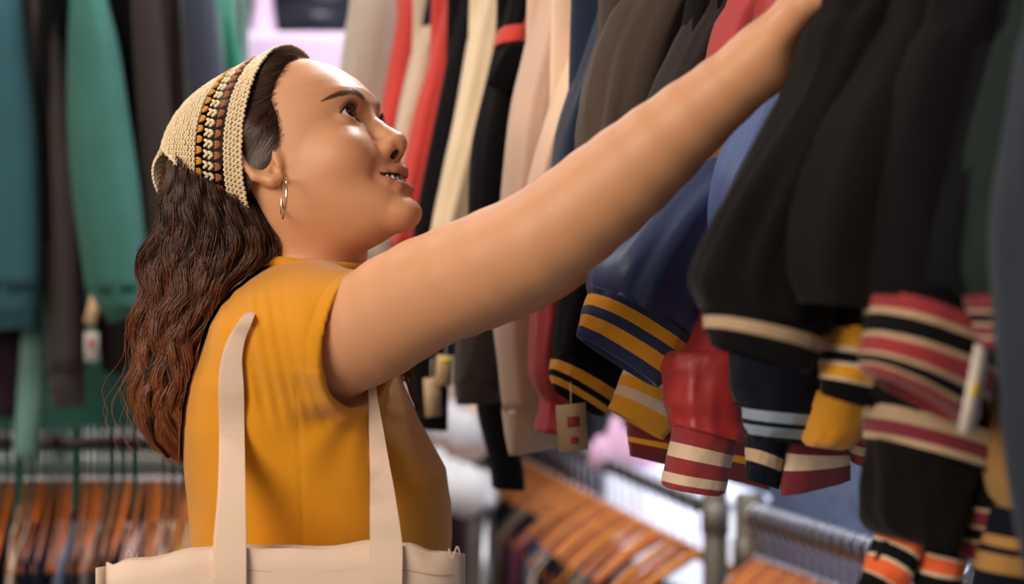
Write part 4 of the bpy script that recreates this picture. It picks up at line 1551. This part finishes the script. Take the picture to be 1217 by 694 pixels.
tag(lb.build('eyelashes', plain('lash', (16, 11, 10), .6), WOMAN), kind='stuff')

# ------------------------------------------------------------------ mustard t-shirt
S_DIR = np.array([.90, -.42, -.12])
S_DIR /= np.linalg.norm(S_DIR)
S_C = np.array([-.147, 1.312, 1.2825])
F_DIR = np.array([.88, -.42, .10])
F_DIR /= np.linalg.norm(F_DIR)
F_C = np.array([-.128, 1.560, 1.300])


def shirt_d(P):
    P64 = P
    d = torso_d(P, .004)
    d = smin(d, d_cap(P, (-.205, 1.45, 1.280), SH_N, .058, .057), .03)
    d = smin(d, d_cap(P, (-.205, 1.45, 1.280), SH_F, .058, .056), .03)
    x, y, z = P[:, 0], P[:, 1], P[:, 2]
    sl = d_cap(P, (-.215, 1.375, 1.268), S_C + S_DIR * .05, .067, .0625)
    fold = .0022 * np.sin(150 * (x * .95 + .25 * z) + 2.2 * np.sin(20 * z + 1)) * smooth01(1.20, 1.25, z) * smooth01(1.335, 1.30, z)
    sl = sl + fold * (x < -.15) + .0013 * np.exp(-(((P - S_C.astype(np.float32)) @ S_DIR.astype(np.float32) + .012) / .0014) ** 2)
    d = smin(d, smax(sl, (P - S_C.astype(np.float32)) @ S_DIR.astype(np.float32), .002), .022)
    slf = d_cap(P, (-.2, 1.535, 1.262), F_C + F_DIR * .05, .066, .058)
    d = smin(d, smax(slf, (P - F_C.astype(np.float32)) @ F_DIR.astype(np.float32), .002), .022)
    fm = smooth01(1.185, 1.225, z) * smooth01(1.345, 1.30, z) * smooth01(-.300, -.268, x) * smooth01(-.158, -.185, x) * (y < 1.43)
    d = d - .00085 * fm * (.55 + .45 * np.sin(47 * x + 15 * z)) * np.sin(400 * (x + .30 * (z - 1.25)) + 2.2 * np.sin(23 * z) + 1.5 * np.sin(60 * x))
    lm_ = smooth01(1.20, 1.12, z) * smooth01(-.33, -.30, x) * (y < 1.44)
    d = d - .0007 * lm_ * np.sin(85 * (z - .6 * x) + 2.5 * np.sin(21 * x + 3)) * (.5 + .5 * np.sin(19 * x + 30 * z))
    # creases: armpit to chest, waist, and one down the side seam
    ax = np.sqrt((x + .135) ** 2 + (z - 1.215) ** 2)
    th = np.arctan2(z - 1.215, -(x + .135))
    d = d - .0009 * np.sin(th * 9 + 3 * ax * 10) * np.exp(-((ax - .055) / .035) ** 2) * (y < 1.40) * (z < 1.25)
    d = d - .0011 * np.sin(70 * (z + .55 * x) + 2 * np.sin(18 * x)) * smooth01(1.16, 1.10, z) * smooth01(-.36, -.26, x)
    d = d + .0009 * np.exp(-((x + .1955 - .02 * (1.2 - z)) / .0013) ** 2) * (y < 1.40) * (z < 1.235)
    # inside of the sleeves and the hem
    for c, n_, a0, r0, r1 in ((S_C, S_DIR, (-.215, 1.375, 1.268), .063, .0585), (F_C, F_DIR, (-.2, 1.535, 1.262), .062, .054)):
        inner = d_cap(P, a0, c + n_ * .05, r0, r1)
        lim = -((P - c.astype(np.float32)) @ n_.astype(np.float32)) - .030
        d = smax(d, -smax(inner, lim, .004), .0015)
    d = smax(d, -d_chain(P, [(-.205, 1.428, 1.40, .058), (-.204, 1.432, 1.348, .0575), (-.204, 1.434, 1.335, .050)], .01), .003)
    return smax(d, .93 - z, .004)


MUSTARD = fabric('mustard_jersey', (226, 150, 14), .78, .35, 900, .22, .05, .25)
V, Qd = surface_nets(shirt_d, (-.40, 1.20, .91), (-.03, 1.72, 1.40), .0024)
mesh_np('t_shirt', V, Qd, MUSTARD, WOMAN)
th = np.linspace(0, 2 * np.pi, 49)
ring = np.stack([-.2050 + .0615 * np.cos(th), 1.432 + .0620 * np.sin(th), 1.349 - .10 * .06 * np.cos(th) - .002 * np.abs(np.sin(th))], 1)
nb = MB()
nb.tube(ring, .0058, 10, 0, False)
nb.build('collar', MUSTARD, WOMAN)

# trousers and shoes below the frame
tr = MB()
def loft_legs():
    for sy in (1.375, 1.53):
        P = spline(np.array([[-.205, 1.452 + (sy - 1.452) * .9, .93], [-.205, sy, .80], [-.195, sy, .48], [-.20, sy, .06]]), 24)
        r = np.interp(np.linspace(0, 1, 24), [0, .2, .55, 1], [.108, .098, .066, .055])
        tr.tube(P, r, 20)
loft_legs()
tr.tube(np.array([[-.203, 1.452, .82], [-.203, 1.452, .88], [-.2, 1.452, .96], [-.195, 1.452, 1.02]]), np.array([.11, .125, .118, .108]), 24)
tr.build('trousers', fabric('dark_denim', (38, 44, 62), .9, .1), WOMAN)
for sy in (1.375, 1.53):
    sb = MB()
    P = np.array([[-.285, sy, .045], [-.24, sy, .055], [-.19, sy, .055], [-.12, sy, .042], [-.065, sy, .034], [-.045, sy, .03]])
    sb.tube(P, np.array([.030, .042, .045, .040, .033, .012]), 14)
    sb.box((-.165, sy, .009), (.25, .082, .018))
    sb.build('shoe', fabric('shoe_canvas', (214, 208, 200), .8, .1), WOMAN)
# ------------------------------------------------------------------ hair
def attr_mat(name, rough, spec, sheen=0.0):
    m = bpy.data.materials.new(name)
    m.use_nodes = True
    nt = m.node_tree
    b = nt.nodes['Principled BSDF']
    at = nt.nodes.new('ShaderNodeAttribute')
    at.attribute_name = 'tone'
    n1 = nt.nodes.new('ShaderNodeTexNoise')
    n1.inputs['Scale'].default_value = 60
    mr = nt.nodes.new('ShaderNodeMapRange')
    mr.inputs[3].default_value = 0.75
    mr.inputs[4].default_value = 1.25
    nt.links.new(n1.outputs[0], mr.inputs[0])
    mx = nt.nodes.new('ShaderNodeMix')
    mx.data_type = 'RGBA'
    mx.blend_type = 'MULTIPLY'
    mx.inputs[0].default_value = 1
    nt.links.new(at.outputs['Color'], mx.inputs[6])
    nt.links.new(mr.outputs[0], mx.inputs[7])
    nt.links.new(mx.outputs[2], b.inputs['Base Color'])
    b.inputs['Roughness'].default_value = rough
    b.inputs['Specular IOR Level'].default_value = spec
    b.inputs['Sheen Weight'].default_value = sheen
    return m


def set_tone(o, c):
    a = o.data.attributes.new('tone', 'FLOAT_COLOR', 'POINT')
    c = np.hstack([np.asarray(c), np.ones((len(c), 1))]).astype(np.float32)
    a.data.foreach_set('color', c.ravel())


HAIRMAT = attr_mat('hair_strand', .38, .45)
H_DARK = np.array(lin((54, 36, 30))[:3])
H_MID = np.array(lin((112, 66, 44))[:3])
H_TIP = np.array(lin((164, 98, 62))[:3])
OY = np.array([165, 200, 240, 280, 300, 330, 370, 400, 440, 470, 500, 522, 552.])
OL = np.array([207, 203, 192, 186, 183, 179, 173, 169, 165, 163, 168, 178, 212.])
OR = np.array([262, 290, 318, 348, 350, 322, 276, 256, 241, 234, 231, 230, 230.])
ODP = np.array([.075, .082, .086, .085, .084, .082, .080, .078, .075, .072, .066, .056, .030])
rg = np.random.default_rng(11)


def strands(n, m, shallow):
    """Hair paths: n strands of m points flowing down the back, as world points."""
    s = rg.random(n)
    lock = np.floor(s * 17 + rg.normal(0, .25, n))
    depth = (rg.random(n) ** 2.2) if shallow else rg.random(n)
    y0 = 190 + 74 * s + rg.normal(0, 6, n)
    y1 = np.where(rg.random(n) < .72, rg.normal(524, 20, n), rg.normal(455, 40, n))
    y1 = np.minimum(y1, 552)
    y1 = np.where(s > .8, y1 - 30 * rg.random(n), y1)
    u = np.linspace(0, 1, m)[None, :]
    py = y0[:, None] * (1 - u) + y1[:, None] * u
    s2 = s[:, None] + .06 * (lock[:, None] % 3 - 1) * u + rg.normal(0, .015, (n, 1))
    s2 = .5 + (s2 - .5) * 1.06 * (1 - .08 * np.sin(u * 9 + lock[:, None]))
    L, R, D = np.interp(py, OY, OL), np.interp(py, OY, OR) + 7 * np.clip((py - 330) / 60, 0, 1), np.interp(py, OY, ODP)
    ph = lock[:, None] * 2.1 + rg.normal(0, .35, (n, 1))
    amp = 8.0 * np.clip((py - y0[:, None]) / 120, 0, 1)
    px = L + (R - L) * s2 + amp * np.sin(py / (13.0 + 2.2 * np.sin(lock[:, None])) + ph) * .75 + rg.normal(0, 2.0, (n, 1)) * u
    edge = np.sqrt(np.clip(1 - (2 * s2 - 1) ** 2 * .85, .08, 1))
    Y = 1.435 - D * edge * (1 - 2 * depth[:, None]) + .006 * np.cos(py / 13.0 + ph)
    X = (px - 608.5) / 1178.0 * 1.0
    Z = 1.32 + (347 - py) / 1178.0
    k = Y / 1.435
    P = np.stack([X * k, Y, 1.32 + (Z - 1.32) * k], -1)
    return P, u


def strand_mesh(P, r, nside=3):
    n, m, _ = P.shape
    T = np.gradient(P, axis=1)
    T /= np.linalg.norm(T, axis=2, keepdims=True) + 1e-9
    A = np.cross(T, np.array([0.13, .98, 0.11]))
    A /= np.linalg.norm(A, axis=2, keepdims=True) + 1e-9
    B = np.cross(T, A)
    th = np.arange(nside) * 2 * np.pi / nside
    V = P[:, :, None, :] + r[..., None, None] * (np.cos(th)[:, None] * A[:, :, None, :] + np.sin(th)[:, None] * B[:, :, None, :])
    q = ringquads(m, nside)
    Q = (q[None] + (np.arange(n) * m * nside)[:, None, None]).reshape(-1, 4)
    return V.reshape(-1, 3), Q


def keep_off(P, gap, passes=3):
    """Lift points that lie inside the t-shirt back onto its surface."""
    sh = P.shape
    F = P.reshape(-1, 3).astype(np.float32)
    lo = F[:, 2] < 1.36
    G = F[lo]
    for _ in range(passes):
        d = shirt_d(G)
        e = 1e-3
        g = np.stack([(shirt_d(G + np.float32(e) * np.eye(3, dtype=np.float32)[k]) - d) / e for k in range(3)], 1)
        g /= np.linalg.norm(g, axis=1)[:, None] + 1e-6
        push = np.maximum(gap - d, 0)
        G = G + g * np.minimum(push, .03)[:, None]
    F[lo] = G
    return F.reshape(sh).astype(float)


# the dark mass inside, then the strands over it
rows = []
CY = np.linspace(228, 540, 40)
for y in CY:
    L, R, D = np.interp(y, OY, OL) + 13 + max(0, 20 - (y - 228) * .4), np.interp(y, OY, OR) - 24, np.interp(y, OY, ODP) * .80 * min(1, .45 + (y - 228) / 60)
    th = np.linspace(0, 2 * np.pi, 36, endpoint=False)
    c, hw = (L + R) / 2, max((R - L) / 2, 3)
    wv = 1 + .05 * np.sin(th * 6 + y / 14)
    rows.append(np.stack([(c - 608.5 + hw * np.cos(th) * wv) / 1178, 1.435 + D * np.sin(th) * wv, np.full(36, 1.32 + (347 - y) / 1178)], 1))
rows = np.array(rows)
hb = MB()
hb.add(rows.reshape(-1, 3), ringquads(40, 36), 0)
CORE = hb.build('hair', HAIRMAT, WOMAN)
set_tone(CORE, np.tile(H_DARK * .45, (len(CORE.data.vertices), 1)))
NS, MS = 5200, 34
P, u = strands(NS, MS, True)
P = keep_off(P, .004)
rad = np.repeat((.00030 + .00020 * rg.random((NS, 1))), MS, 1) * np.interp(u, [0, .85, 1], [1, .85, .15])
V, Qd = strand_mesh(P, rad)
o = tag(mesh_np('hair_strands', V, Qd, HAIRMAT, WOMAN), kind='stuff')
g = np.clip((P[:, :, 2] - 1.17) / .23, 0, 1)[..., None]
mixr = np.clip(rg.normal(0, .22, (NS, 1, 1)), -.4, .4)
t1 = np.clip(1 - g + mixr, 0, 1)
c = np.where(t1 < .45, H_DARK + (H_MID - H_DARK) * t1 / .45, H_MID + (H_TIP - H_MID) * (t1 - .45) / .55)
set_tone(o, np.repeat(c.reshape(-1, 3), 3, 0))

# close cap over the skull: hair drawn back from the hairline under the scarf
def cap_full_d(Q):
    xh = hairline_x(Q[:, 2], Q[:, 1])
    lift = .0008 + .0052 * smooth01(0, .026, xh - Q[:, 0])
    d = skull_d(Q) - lift
    rho_d = head_noear(Q) - lift
    d = smin(d, rho_d, .006)
    back = d_ell(Q, (-.030, 0, .030), (.097, .077, .083))
    d = smin(d, back, .02)
    Se = Q.copy()
    Se[:, 1] = np.abs(Q[:, 1])
    d = smin(d, d_ell(Se, (-.006, .0765, .032), (.024, .0115, .014)), .008)
    return d


def cap_d(P):
    Q = w2h(P)
    xh = hairline_x(Q[:, 2], Q[:, 1])
    d = cap_full_d(Q)
    cut = np.maximum(Q[:, 0] - xh, (.021 + .1 * Q[:, 0]) - Q[:, 2])
    under = smooth01(.0, .012, Q @ np.array([-.90, 0, .436], np.float32) - .0196)
    d = d + .006 * under
    return smax(d, cut, .003)


def head_noear(Q):
    x, z, y = Q[:, 0], Q[:, 2], np.abs(Q[:, 1])
    xf, wd, xc = np.interp(z, ZT, XF), np.interp(z, ZW, WW), .005
    rho = ((y / wd) ** 2.3 + (np.maximum(x - xc, 0) / np.maximum(xf - xc, .006)) ** 2.3) ** (1 / 2.3)
    d = (rho - 1) * np.minimum(wd, np.maximum(xf - xc, .02)) * .9
    d = smax(d, -(x + .03), .02)
    return smax(smax(d, z - .118, .02), -z - .03, .01)


lo, hi = HP - .16, HP + .16
V, Qd = surface_nets(cap_d, lo, hi, .0026)
o = mesh_np('hair_cap', V, Qd, HAIRMAT, WOMAN)
set_tone(o, np.tile(H_DARK, (len(V), 1)))

n, m = 3000, 13


def scalp_d(P):
    Q = w2h(P)
    return np.minimum(skull_d(Q), head_noear(Q)) - .0008


zz = rg.uniform(.008, .124, n)
sd = np.where(rg.random(n) < .72, -1.0, 1.0)
xx = hairline_x(zz, zz * 0) + np.abs(rg.normal(0, .0030, n)) - rg.random(n) * .022
# side position on the head surface at (x, z)
lo_y, hi_y = np.zeros(n), np.full(n, .10)
for _ in range(18):
    mid = (lo_y + hi_y) / 2
    ins = scalp_d((np.stack([xx, mid, zz], 1) @ HM.T + HP).astype(np.float32)) < 0
    lo_y, hi_y = np.where(ins, mid, lo_y), np.where(ins, hi_y, mid)
yy = lo_y
path = []
p = np.stack([xx, yy, zz], 1)
for k in range(m):
    path.append(p.copy())
    step = np.stack([-.0056 + 0 * xx, .0012 * (yy < .05), -.0022 - .0016 * np.sin(zz * 60)], 1)
    q = p + step
    for _ in range(2):
        d0 = cap_full_d(q.astype(np.float32))
        lift = .0007 + .0008 * (np.arange(n) % 3) / 3
        gy = np.stack([(q[:, 0] + .016) / .096 ** 2, q[:, 1] / .075 ** 2, (q[:, 2] - .036) / .087 ** 2], 1)
        gy /= np.linalg.norm(gy, axis=1)[:, None]
        q = q + gy * np.clip(lift - d0, -.004, .004)[:, None]
    p = q
path = np.stack(path, 1)
path[:, :, 1] *= sd[:, None]
ok = (np.abs(path[:, 0, 1]) < .079) & (np.abs(path[:, 0, 1]) > .010) & (zz < .112)
path = path[ok]
sv = path @ np.array([-.90, 0, .436]) - .0196
for k in range(1, m):
    out = sv[:, k] > .004
    path[out, k] = path[out, k - 1]
n = len(path)
P = h2w(path)
rad = (.00026 + .00016 * rg.random((n, 1))) * np.interp(np.linspace(0, 1, m), [0, .15, 1], [.35, 1, 1])[None]
V, Qd = strand_mesh(P, rad)
o = tag(mesh_np('temple_hair', V, Qd, HAIRMAT, WOMAN), kind='stuff')
set_tone(o, np.repeat(np.repeat((H_DARK * .9 + .35 * (H_MID - H_DARK) * rg.random((n, 1)))[:, None, :], m, 1).reshape(-1, 3), 3, 0))

# a lock falling over the far shoulder to the chest
n, m = 160, 24
u = np.linspace(0, 1, m)[None, :]
px = 440 + 44 * u ** .8 + rg.normal(0, 7, (n, 1)) + 4 * np.sin(u * 12 + rg.normal(0, .6, (n, 1)))
py = 318 + (168 + rg.normal(0, 7, (n, 1))) * u
Yd = 1.490 + rg.normal(0, .010, (n, 1)) + 0 * u
P = np.stack([(px - 608.5) / FPX * Yd, Yd, 1.32 + (347 - py) / FPX * Yd], -1)
P = keep_off(P, .004)
V, Qd = strand_mesh(P, np.full((n, m), .00042))
o = tag(mesh_np('chest_lock', V, Qd, HAIRMAT, WOMAN), kind='stuff')
set_tone(o, np.tile(H_MID, (len(V), 1)))

# loose flyaway hairs
n, m = 110, 26
P, u = strands(n, m, False)
off = rg.normal(0, 1, (n, 1, 3)) * np.array([.022, .014, .010]) * (u[..., None] ** 1.1)
P = keep_off(P + off, .004)
V, Qd = strand_mesh(P, np.full((n, m), .00022))
o = tag(mesh_np('loose_hairs', V, Qd, HAIRMAT, WOMAN), kind='stuff')
set_tone(o, np.tile(H_TIP, (len(V), 1)))

# ------------------------------------------------------------------ crocheted headscarf
SC_C, SC_R = np.array([-.022, 0, .036]), np.array([.125, .0885, .1005])
SC_N = np.array([-.90, 0, .436])
SC_T = np.array([.436, 0, .90])


def scarf_pt(s, phi, lift=0.0):
    """Point of the scarf: s back from its front edge (m), phi around the head (0 near ear level, 180 far)."""
    q = SC_C + (s + .0196 - SC_N @ SC_C) * SC_N
    dr = np.array([0, -math.cos(phi), 0]) + math.sin(phi) * SC_T
    A = (dr / SC_R) @ (dr / SC_R)
    B = 2 * ((q - SC_C) / SC_R) @ (dr / SC_R)
    Cc = ((q - SC_C) / SC_R) @ ((q - SC_C) / SC_R) - 1
    disc = B * B - 4 * A * Cc
    t = (-B + math.sqrt(max(disc, 0))) / (2 * A)
    qq = min(max(s / .128, 0), 1)
    t *= 1 - .105 * max(math.sin(phi), 0) ** 1.5 * 4 * qq * (1 - qq)
    p = q + t * dr * (1 + .035 * max(0, 1 - s / .02) * (1 - .7 * max(math.sin(phi), 0) ** 4))
    g = (p - SC_C) / SC_R ** 2
    g /= np.linalg.norm(g)
    return p + g * lift, g


def phi_lim(s):
    a = math.radians(-52 + (s / .130) ** .9 * 52)
    return a, math.pi - a


SMAX = .128
# stitch template: a small bead, 6 x 4
th = np.linspace(0, 2 * np.pi, 6, endpoint=False)
BV = [[0, 0, 1]] + [[math.sin(a) * math.cos(t), math.sin(a) * math.sin(t), math.cos(a)] for a in (.9, 1.57, 2.24) for t in th] + [[0, 0, -1]]
BV = np.array(BV)
BT = [[0, 1 + j, 1 + (j + 1) % 6] for j in range(6)] + [[19, 13 + (j + 1) % 6, 13 + j] for j in range(6)]
BQ = [[1 + r * 6 + j, 1 + (r + 1) * 6 + j, 1 + (r + 1) * 6 + (j + 1) % 6, 1 + r * 6 + (j + 1) % 6] for r in range(2) for j in range(6)]
sc = MB()
rs = random.Random(5)


def bead(p, ax, ay, az, m):
    V = BV[:, 0:1] * ax + BV[:, 1:2] * ay + BV[:, 2:3] * az + p
    sc.add(V, BQ, m, BT)


def row_line(s):
    a, b = phi_lim(s)
    ph = np.linspace(a, b, 160)
    pts = [scarf_pt(s, f) for f in ph]
    P = np.array([p for p, g in pts])
    G = np.array([g for p, g in pts])
    L = np.concatenate([[0], np.cumsum(np.linalg.norm(np.diff(P, axis=0), axis=1))])
    return P, G, L


def walk(s, spacing, phase):
    P, G, L = row_line(s)
    x = np.arange(phase * spacing, L[-1], spacing)
    for v in x:
        p = np.array([np.interp(v, L, P[:, k]) for k in range(3)])
        p2 = np.array([np.interp(v + .001, L, P[:, k]) for k in range(3)])
        p0 = np.array([np.interp(v - .001, L, P[:, k]) for k in range(3)])
        g = np.array([np.interp(v, L, G[:, k]) for k in range(3)])
        g /= np.linalg.norm(g)
        t = p2 - p0
        t /= np.linalg.norm(t) + 1e-9
        yield p, t, np.cross(g, t), g


def vstitch(s, m, spacing=.0049, phase=0.0, size=1.0):
    for p, t, u, g in walk(s, spacing, phase):
        j = rs.uniform(-.0003, .0003)
        for sg in (-1, 1):
            ax = t * .0011 * size
            dirv = (u * .85 + t * .55 * sg)
            dirv /= np.linalg.norm(dirv)
            bead(p + t * sg * .00118 * size + g * (.0006 + j) + u * j, np.cross(dirv, g) * .00122 * size, g * .0013 * size, dirv * .0027 * size, m)


def cluster(s, m, spacing=.0104, phase=0.0):
    for p, t, u, g in walk(s, spacing, phase):
        for k, off in enumerate((-.0022, 0.0, .0022)):
            dirv = u + t * (k - 1) * .30
            dirv /= np.linalg.norm(dirv)
            bead(p + t * off * .9 + g * (.0010 + rs.uniform(-.0003, .0004)), np.cross(dirv, g) * .0016, g * .0017, dirv * .0041, m)


dense = [k * .0044 for k in range(5)]
for i, s in enumerate(dense):
    vstitch(s, 0, phase=.5 * (i % 2), size=1.15 if i == 0 else 1.0)
cluster(.0258, 2, phase=.2)
vstitch(.0342, 0, spacing=.0104, phase=.7, size=1.5)
cluster(.0478, 1, phase=.25)
vstitch(.0398, 0, spacing=.0104, phase=.45, size=1.45)
s, i = .0555, 0
while s < SMAX:
    vstitch(s, 0, phase=.5 * (i % 2))
    s += .0044
    i += 1
# the two lower hems
for side in (0, 1):
    P = np.array([scarf_pt(s, phi_lim(s)[side])[0] for s in np.linspace(0, SMAX, 40)])
    G = np.array([scarf_pt(s, phi_lim(s)[side])[1] for s in np.linspace(0, SMAX, 40)])
    for k in range(39):
        t = (P[k + 1] - P[k])
        t /= np.linalg.norm(t)
        bead(P[k], np.cross(G[k], t) * .0017, G[k] * .0018, t * .0030, 0)
# tail: the folded tip that hangs behind the crown
e0, g0 = scarf_pt(SMAX, math.pi / 2)
a0, _ = scarf_pt(SMAX, phi_lim(SMAX)[0])
b0, _ = scarf_pt(SMAX, phi_lim(SMAX)[1])
tail_rows = []
down = HM.T @ np.array([.10, -.03, -1.0])
outw = HM.T @ np.array([-1.0, -.25, .10])
for r in range(13):
    f = r / 12
    row = []
    for c_ in range(11):
        q = c_ / 10
        P0, _ = scarf_pt(SMAX, phi_lim(SMAX)[0] + (phi_lim(SMAX)[1] - phi_lim(SMAX)[0]) * q)
        width = 1 - .85 * f
        mid = a0
        p = mid + (P0 - mid) * width + outw * (.010 * math.sin(f * math.pi * .8)) + down * (.050 * f) + HM.T @ np.array([.15, -1.0, 0]) * (.022 * min(1, f * 2.5))
        row.append(p)
    tail_rows.append(row)
TR = np.array(tail_rows)
for r in range(12):
    for c_ in range(10):
        p = TR[r, c_]
        t = TR[r, c_ + 1] - TR[r, c_]
        u = TR[r + 1, c_] - TR[r, c_]
        lt = np.linalg.norm(t)
        t /= lt + 1e-9
        g = np.cross(u, t)
        g /= np.linalg.norm(g) + 1e-9
        bead(p, t * max(lt * .55, .0012), g * .0018, u * .62, 0)
# backing under the dense rows
for lo_s, hi_s in ((0.0, .0195), (.0540, SMAX)):
    ss = np.linspace(lo_s, hi_s, 12 if lo_s else 5)
    rowsP = []
    for s in ss:
        a, b = phi_lim(s)
        rowsP.append([scarf_pt(s, f, -.0004)[0] for f in np.linspace(a, b, 60)])
    R_ = np.array(rowsP)
    sc.add(R_.reshape(-1, 3), ringquads(len(ss), 60, False), 3)
sc.add((TR - outw * .0005).reshape(-1, 3), ringquads(13, 11, False), 3)
for k in range(len(sc.V)):
    sc.V[k] = h2w(sc.V[k])
YARN = [fabric('cream_yarn', (244, 222, 186), .85, .5, 1500, .4, .06), fabric('mustard_yarn', (222, 146, 34), .85, .5, 1500, .4, .08),
        fabric('brown_yarn', (164, 90, 38), .85, .5, 1500, .4, .08), fabric('cream_yarn_inner', (214, 184, 138), .9, .3, 1500, .4, .06)]
sc.build('headscarf', YARN, WOMAN)

# hoop earring
eb = MB()
ec = pt(337.5, 235.5, 1.338)
th = np.linspace(0, 2 * np.pi, 41)
hv = np.array([.27, -.96, 0])
ring = ec + .0192 * (np.cos(th)[:, None] * hv + np.sin(th)[:, None] * np.array([.05, 0, 1.0]))
eb.tube(ring, .0011, 8, 0, False)
eb.build('hoop_earring', plain('silver', (222, 214, 206), .18, 1.0), WOMAN)
for k, nm in enumerate(()):
    pass
# ------------------------------------------------------------------ canvas tote bag
CANVAS = fabric('natural_canvas', (236, 208, 188), .9, .25, 900, .3, .03)
t = root('tote_bag', pt(336, 700, 1.262) * [1, 1, 0] + [0, 0, .70], 'natural canvas tote bag hanging from the woman’s shoulder', 'bag')
for nm, Y, dz in (('front_panel', 1.250, 0.0), ('back_panel', 1.292, .002)):
    top = spline(np.array([pt(x, y, Y) for x, y in ((121, 674), (150, 668), (200, 660), (257, 650), (293, 648.5), (365, 652), (440, 645.5), (480, 648), (515, 655), (551, 661))]), 41)
    rows = []
    for i in range(22):
        f = i / 21
        r = top.copy()
        zb = .72
        r[:, 2] = (r[:, 2] + dz) * (1 - f) + zb * f
        xx = np.linspace(-1, 1, 41)
        bl = (.020 * math.sin(math.pi * min(1, f * 1.2 + .08)) * (1 - xx ** 4) + .003 * np.sin(xx * 9 + 3 * f) * f)
        r[:, 1] += -bl if nm == 'front_panel' else bl * .4
        r[:, 1] += (1.271 - r[:, 1]) * np.abs(xx) ** 8 * .9
        r[:, 2] += .0012 * np.sin(xx * 23)
        rows.append(r)
    mb = MB()
    mb.add(np.array(rows).reshape(-1, 3), ringquads(22, 41, False))
    o = mb.build(nm, CANVAS, t)
    m_ = o.modifiers.new('canvas', 'SOLIDIFY')
    m_.thickness = .0016
# hem stitching line along the top
mb = MB()
top = spline(np.array([pt(x, y + 27, 1.2445) for x, y in ((126, 674), (200, 661), (257, 651), (293, 649.5), (365, 653), (440, 646.5), (480, 649), (515, 656), (548, 661))]), 60)
xx = np.linspace(-1, 1, 60)
top[:, 1] = 1.250 - (.020 * math.sin(math.pi * .15) * (1 - xx ** 4)) + (1.271 - 1.25) * np.abs(xx) ** 8 * .9 - .0008
mb.tube(top, .0005, 5)
mb.build('hem_stitching', plain('stitch_thread', (206, 176, 154), .8), t)


def strap(name, rows, k=60, thick=.0022):
    L = spline(np.array([pt(r[0], r[1], r[4]) for r in rows]), k)
    R_ = spline(np.array([pt(r[2], r[3], r[4]) for r in rows]), k)
    G = []
    for i in range(k):
        G.append([L[i] * (1 - f) + R_[i] * f + np.array([0, -.0002 * math.sin(f * math.pi), 0]) for f in np.linspace(0, 1, 5)])
    mb = MB()
    mb.add(np.array(G).reshape(-1, 3), ringquads(k, 5, False))
    o = mb.build(name, CANVAS, t, False)
    m_ = o.modifiers.new('canvas', 'SOLIDIFY')
    m_.thickness = thick
    m_.offset = 1
    return o


def shirt_y(px, py):
    """Distance at which the sight line meets the t-shirt."""
    D = np.linspace(1.15, 1.50, 240)
    P = np.array([pt(px, py, d) for d in D]).astype(np.float32)
    v = shirt_d(P)
    hit = np.argmax(v < 0)
    return D[hit] if (v < 0).any() else 1.40


def on_shirt(rows, lift=.006):
    out = []
    for (xl, yl, xr, yr) in rows:
        d = min(shirt_y((xl + xr) / 2, (yl + yr) / 2), shirt_y(xl, yl), shirt_y(xr, yr)) - lift
        out.append((xl, yl, xr, yr, d))
    return out


ls = on_shirt([(264, 520, 291, 520), (263, 460, 290, 460), (267, 425, 288, 428), (277, 398, 292, 402), (291, 378, 301, 380), (302, 366, 305, 370)])
ls = [(257, 740, 293, 740, 1.236), (257, 690, 293, 690, 1.234), (257, 648, 293, 646, 1.243), (262, 590, 292, 590, 1.262)] + ls
ls[-1] = (*ls[-1][:4], ls[-1][4] + .030)
strap('strap', ls)
strap('strap', [(r[0] - 3, r[1] - 1, r[2] - 8, r[3] - 1, r[4] + .004) for r in ls[1:]])
rs_ = on_shirt([(440, 560, 464, 558), (439, 510, 455, 506)])
rs_ = [(440, 740, 478, 740, 1.236), (440, 690, 478, 690, 1.234), (440, 646, 478, 646, 1.243), (440, 600, 471, 598, 1.258)] + rs_ + [(439, 478, 449, 474, rs_[-1][4] + .004), (438, 452, 446, 448, rs_[-1][4] + .016)]
strap('strap', rs_)
# loose threads at the corners
for c0, nm in ((pt(150, 664, 1.25), 1), (pt(547, 659, 1.25), -1)):
    mb = MB()
    s = np.linspace(0, 1, 16)
    mb.tube(np.array([c0 + np.array([.010 * v * nm, 0, .006 * math.sin(v * 6.5) + .004 * v]) for v in s]), .0006, 5)
    mb.build('loose_thread', CANVAS, t)
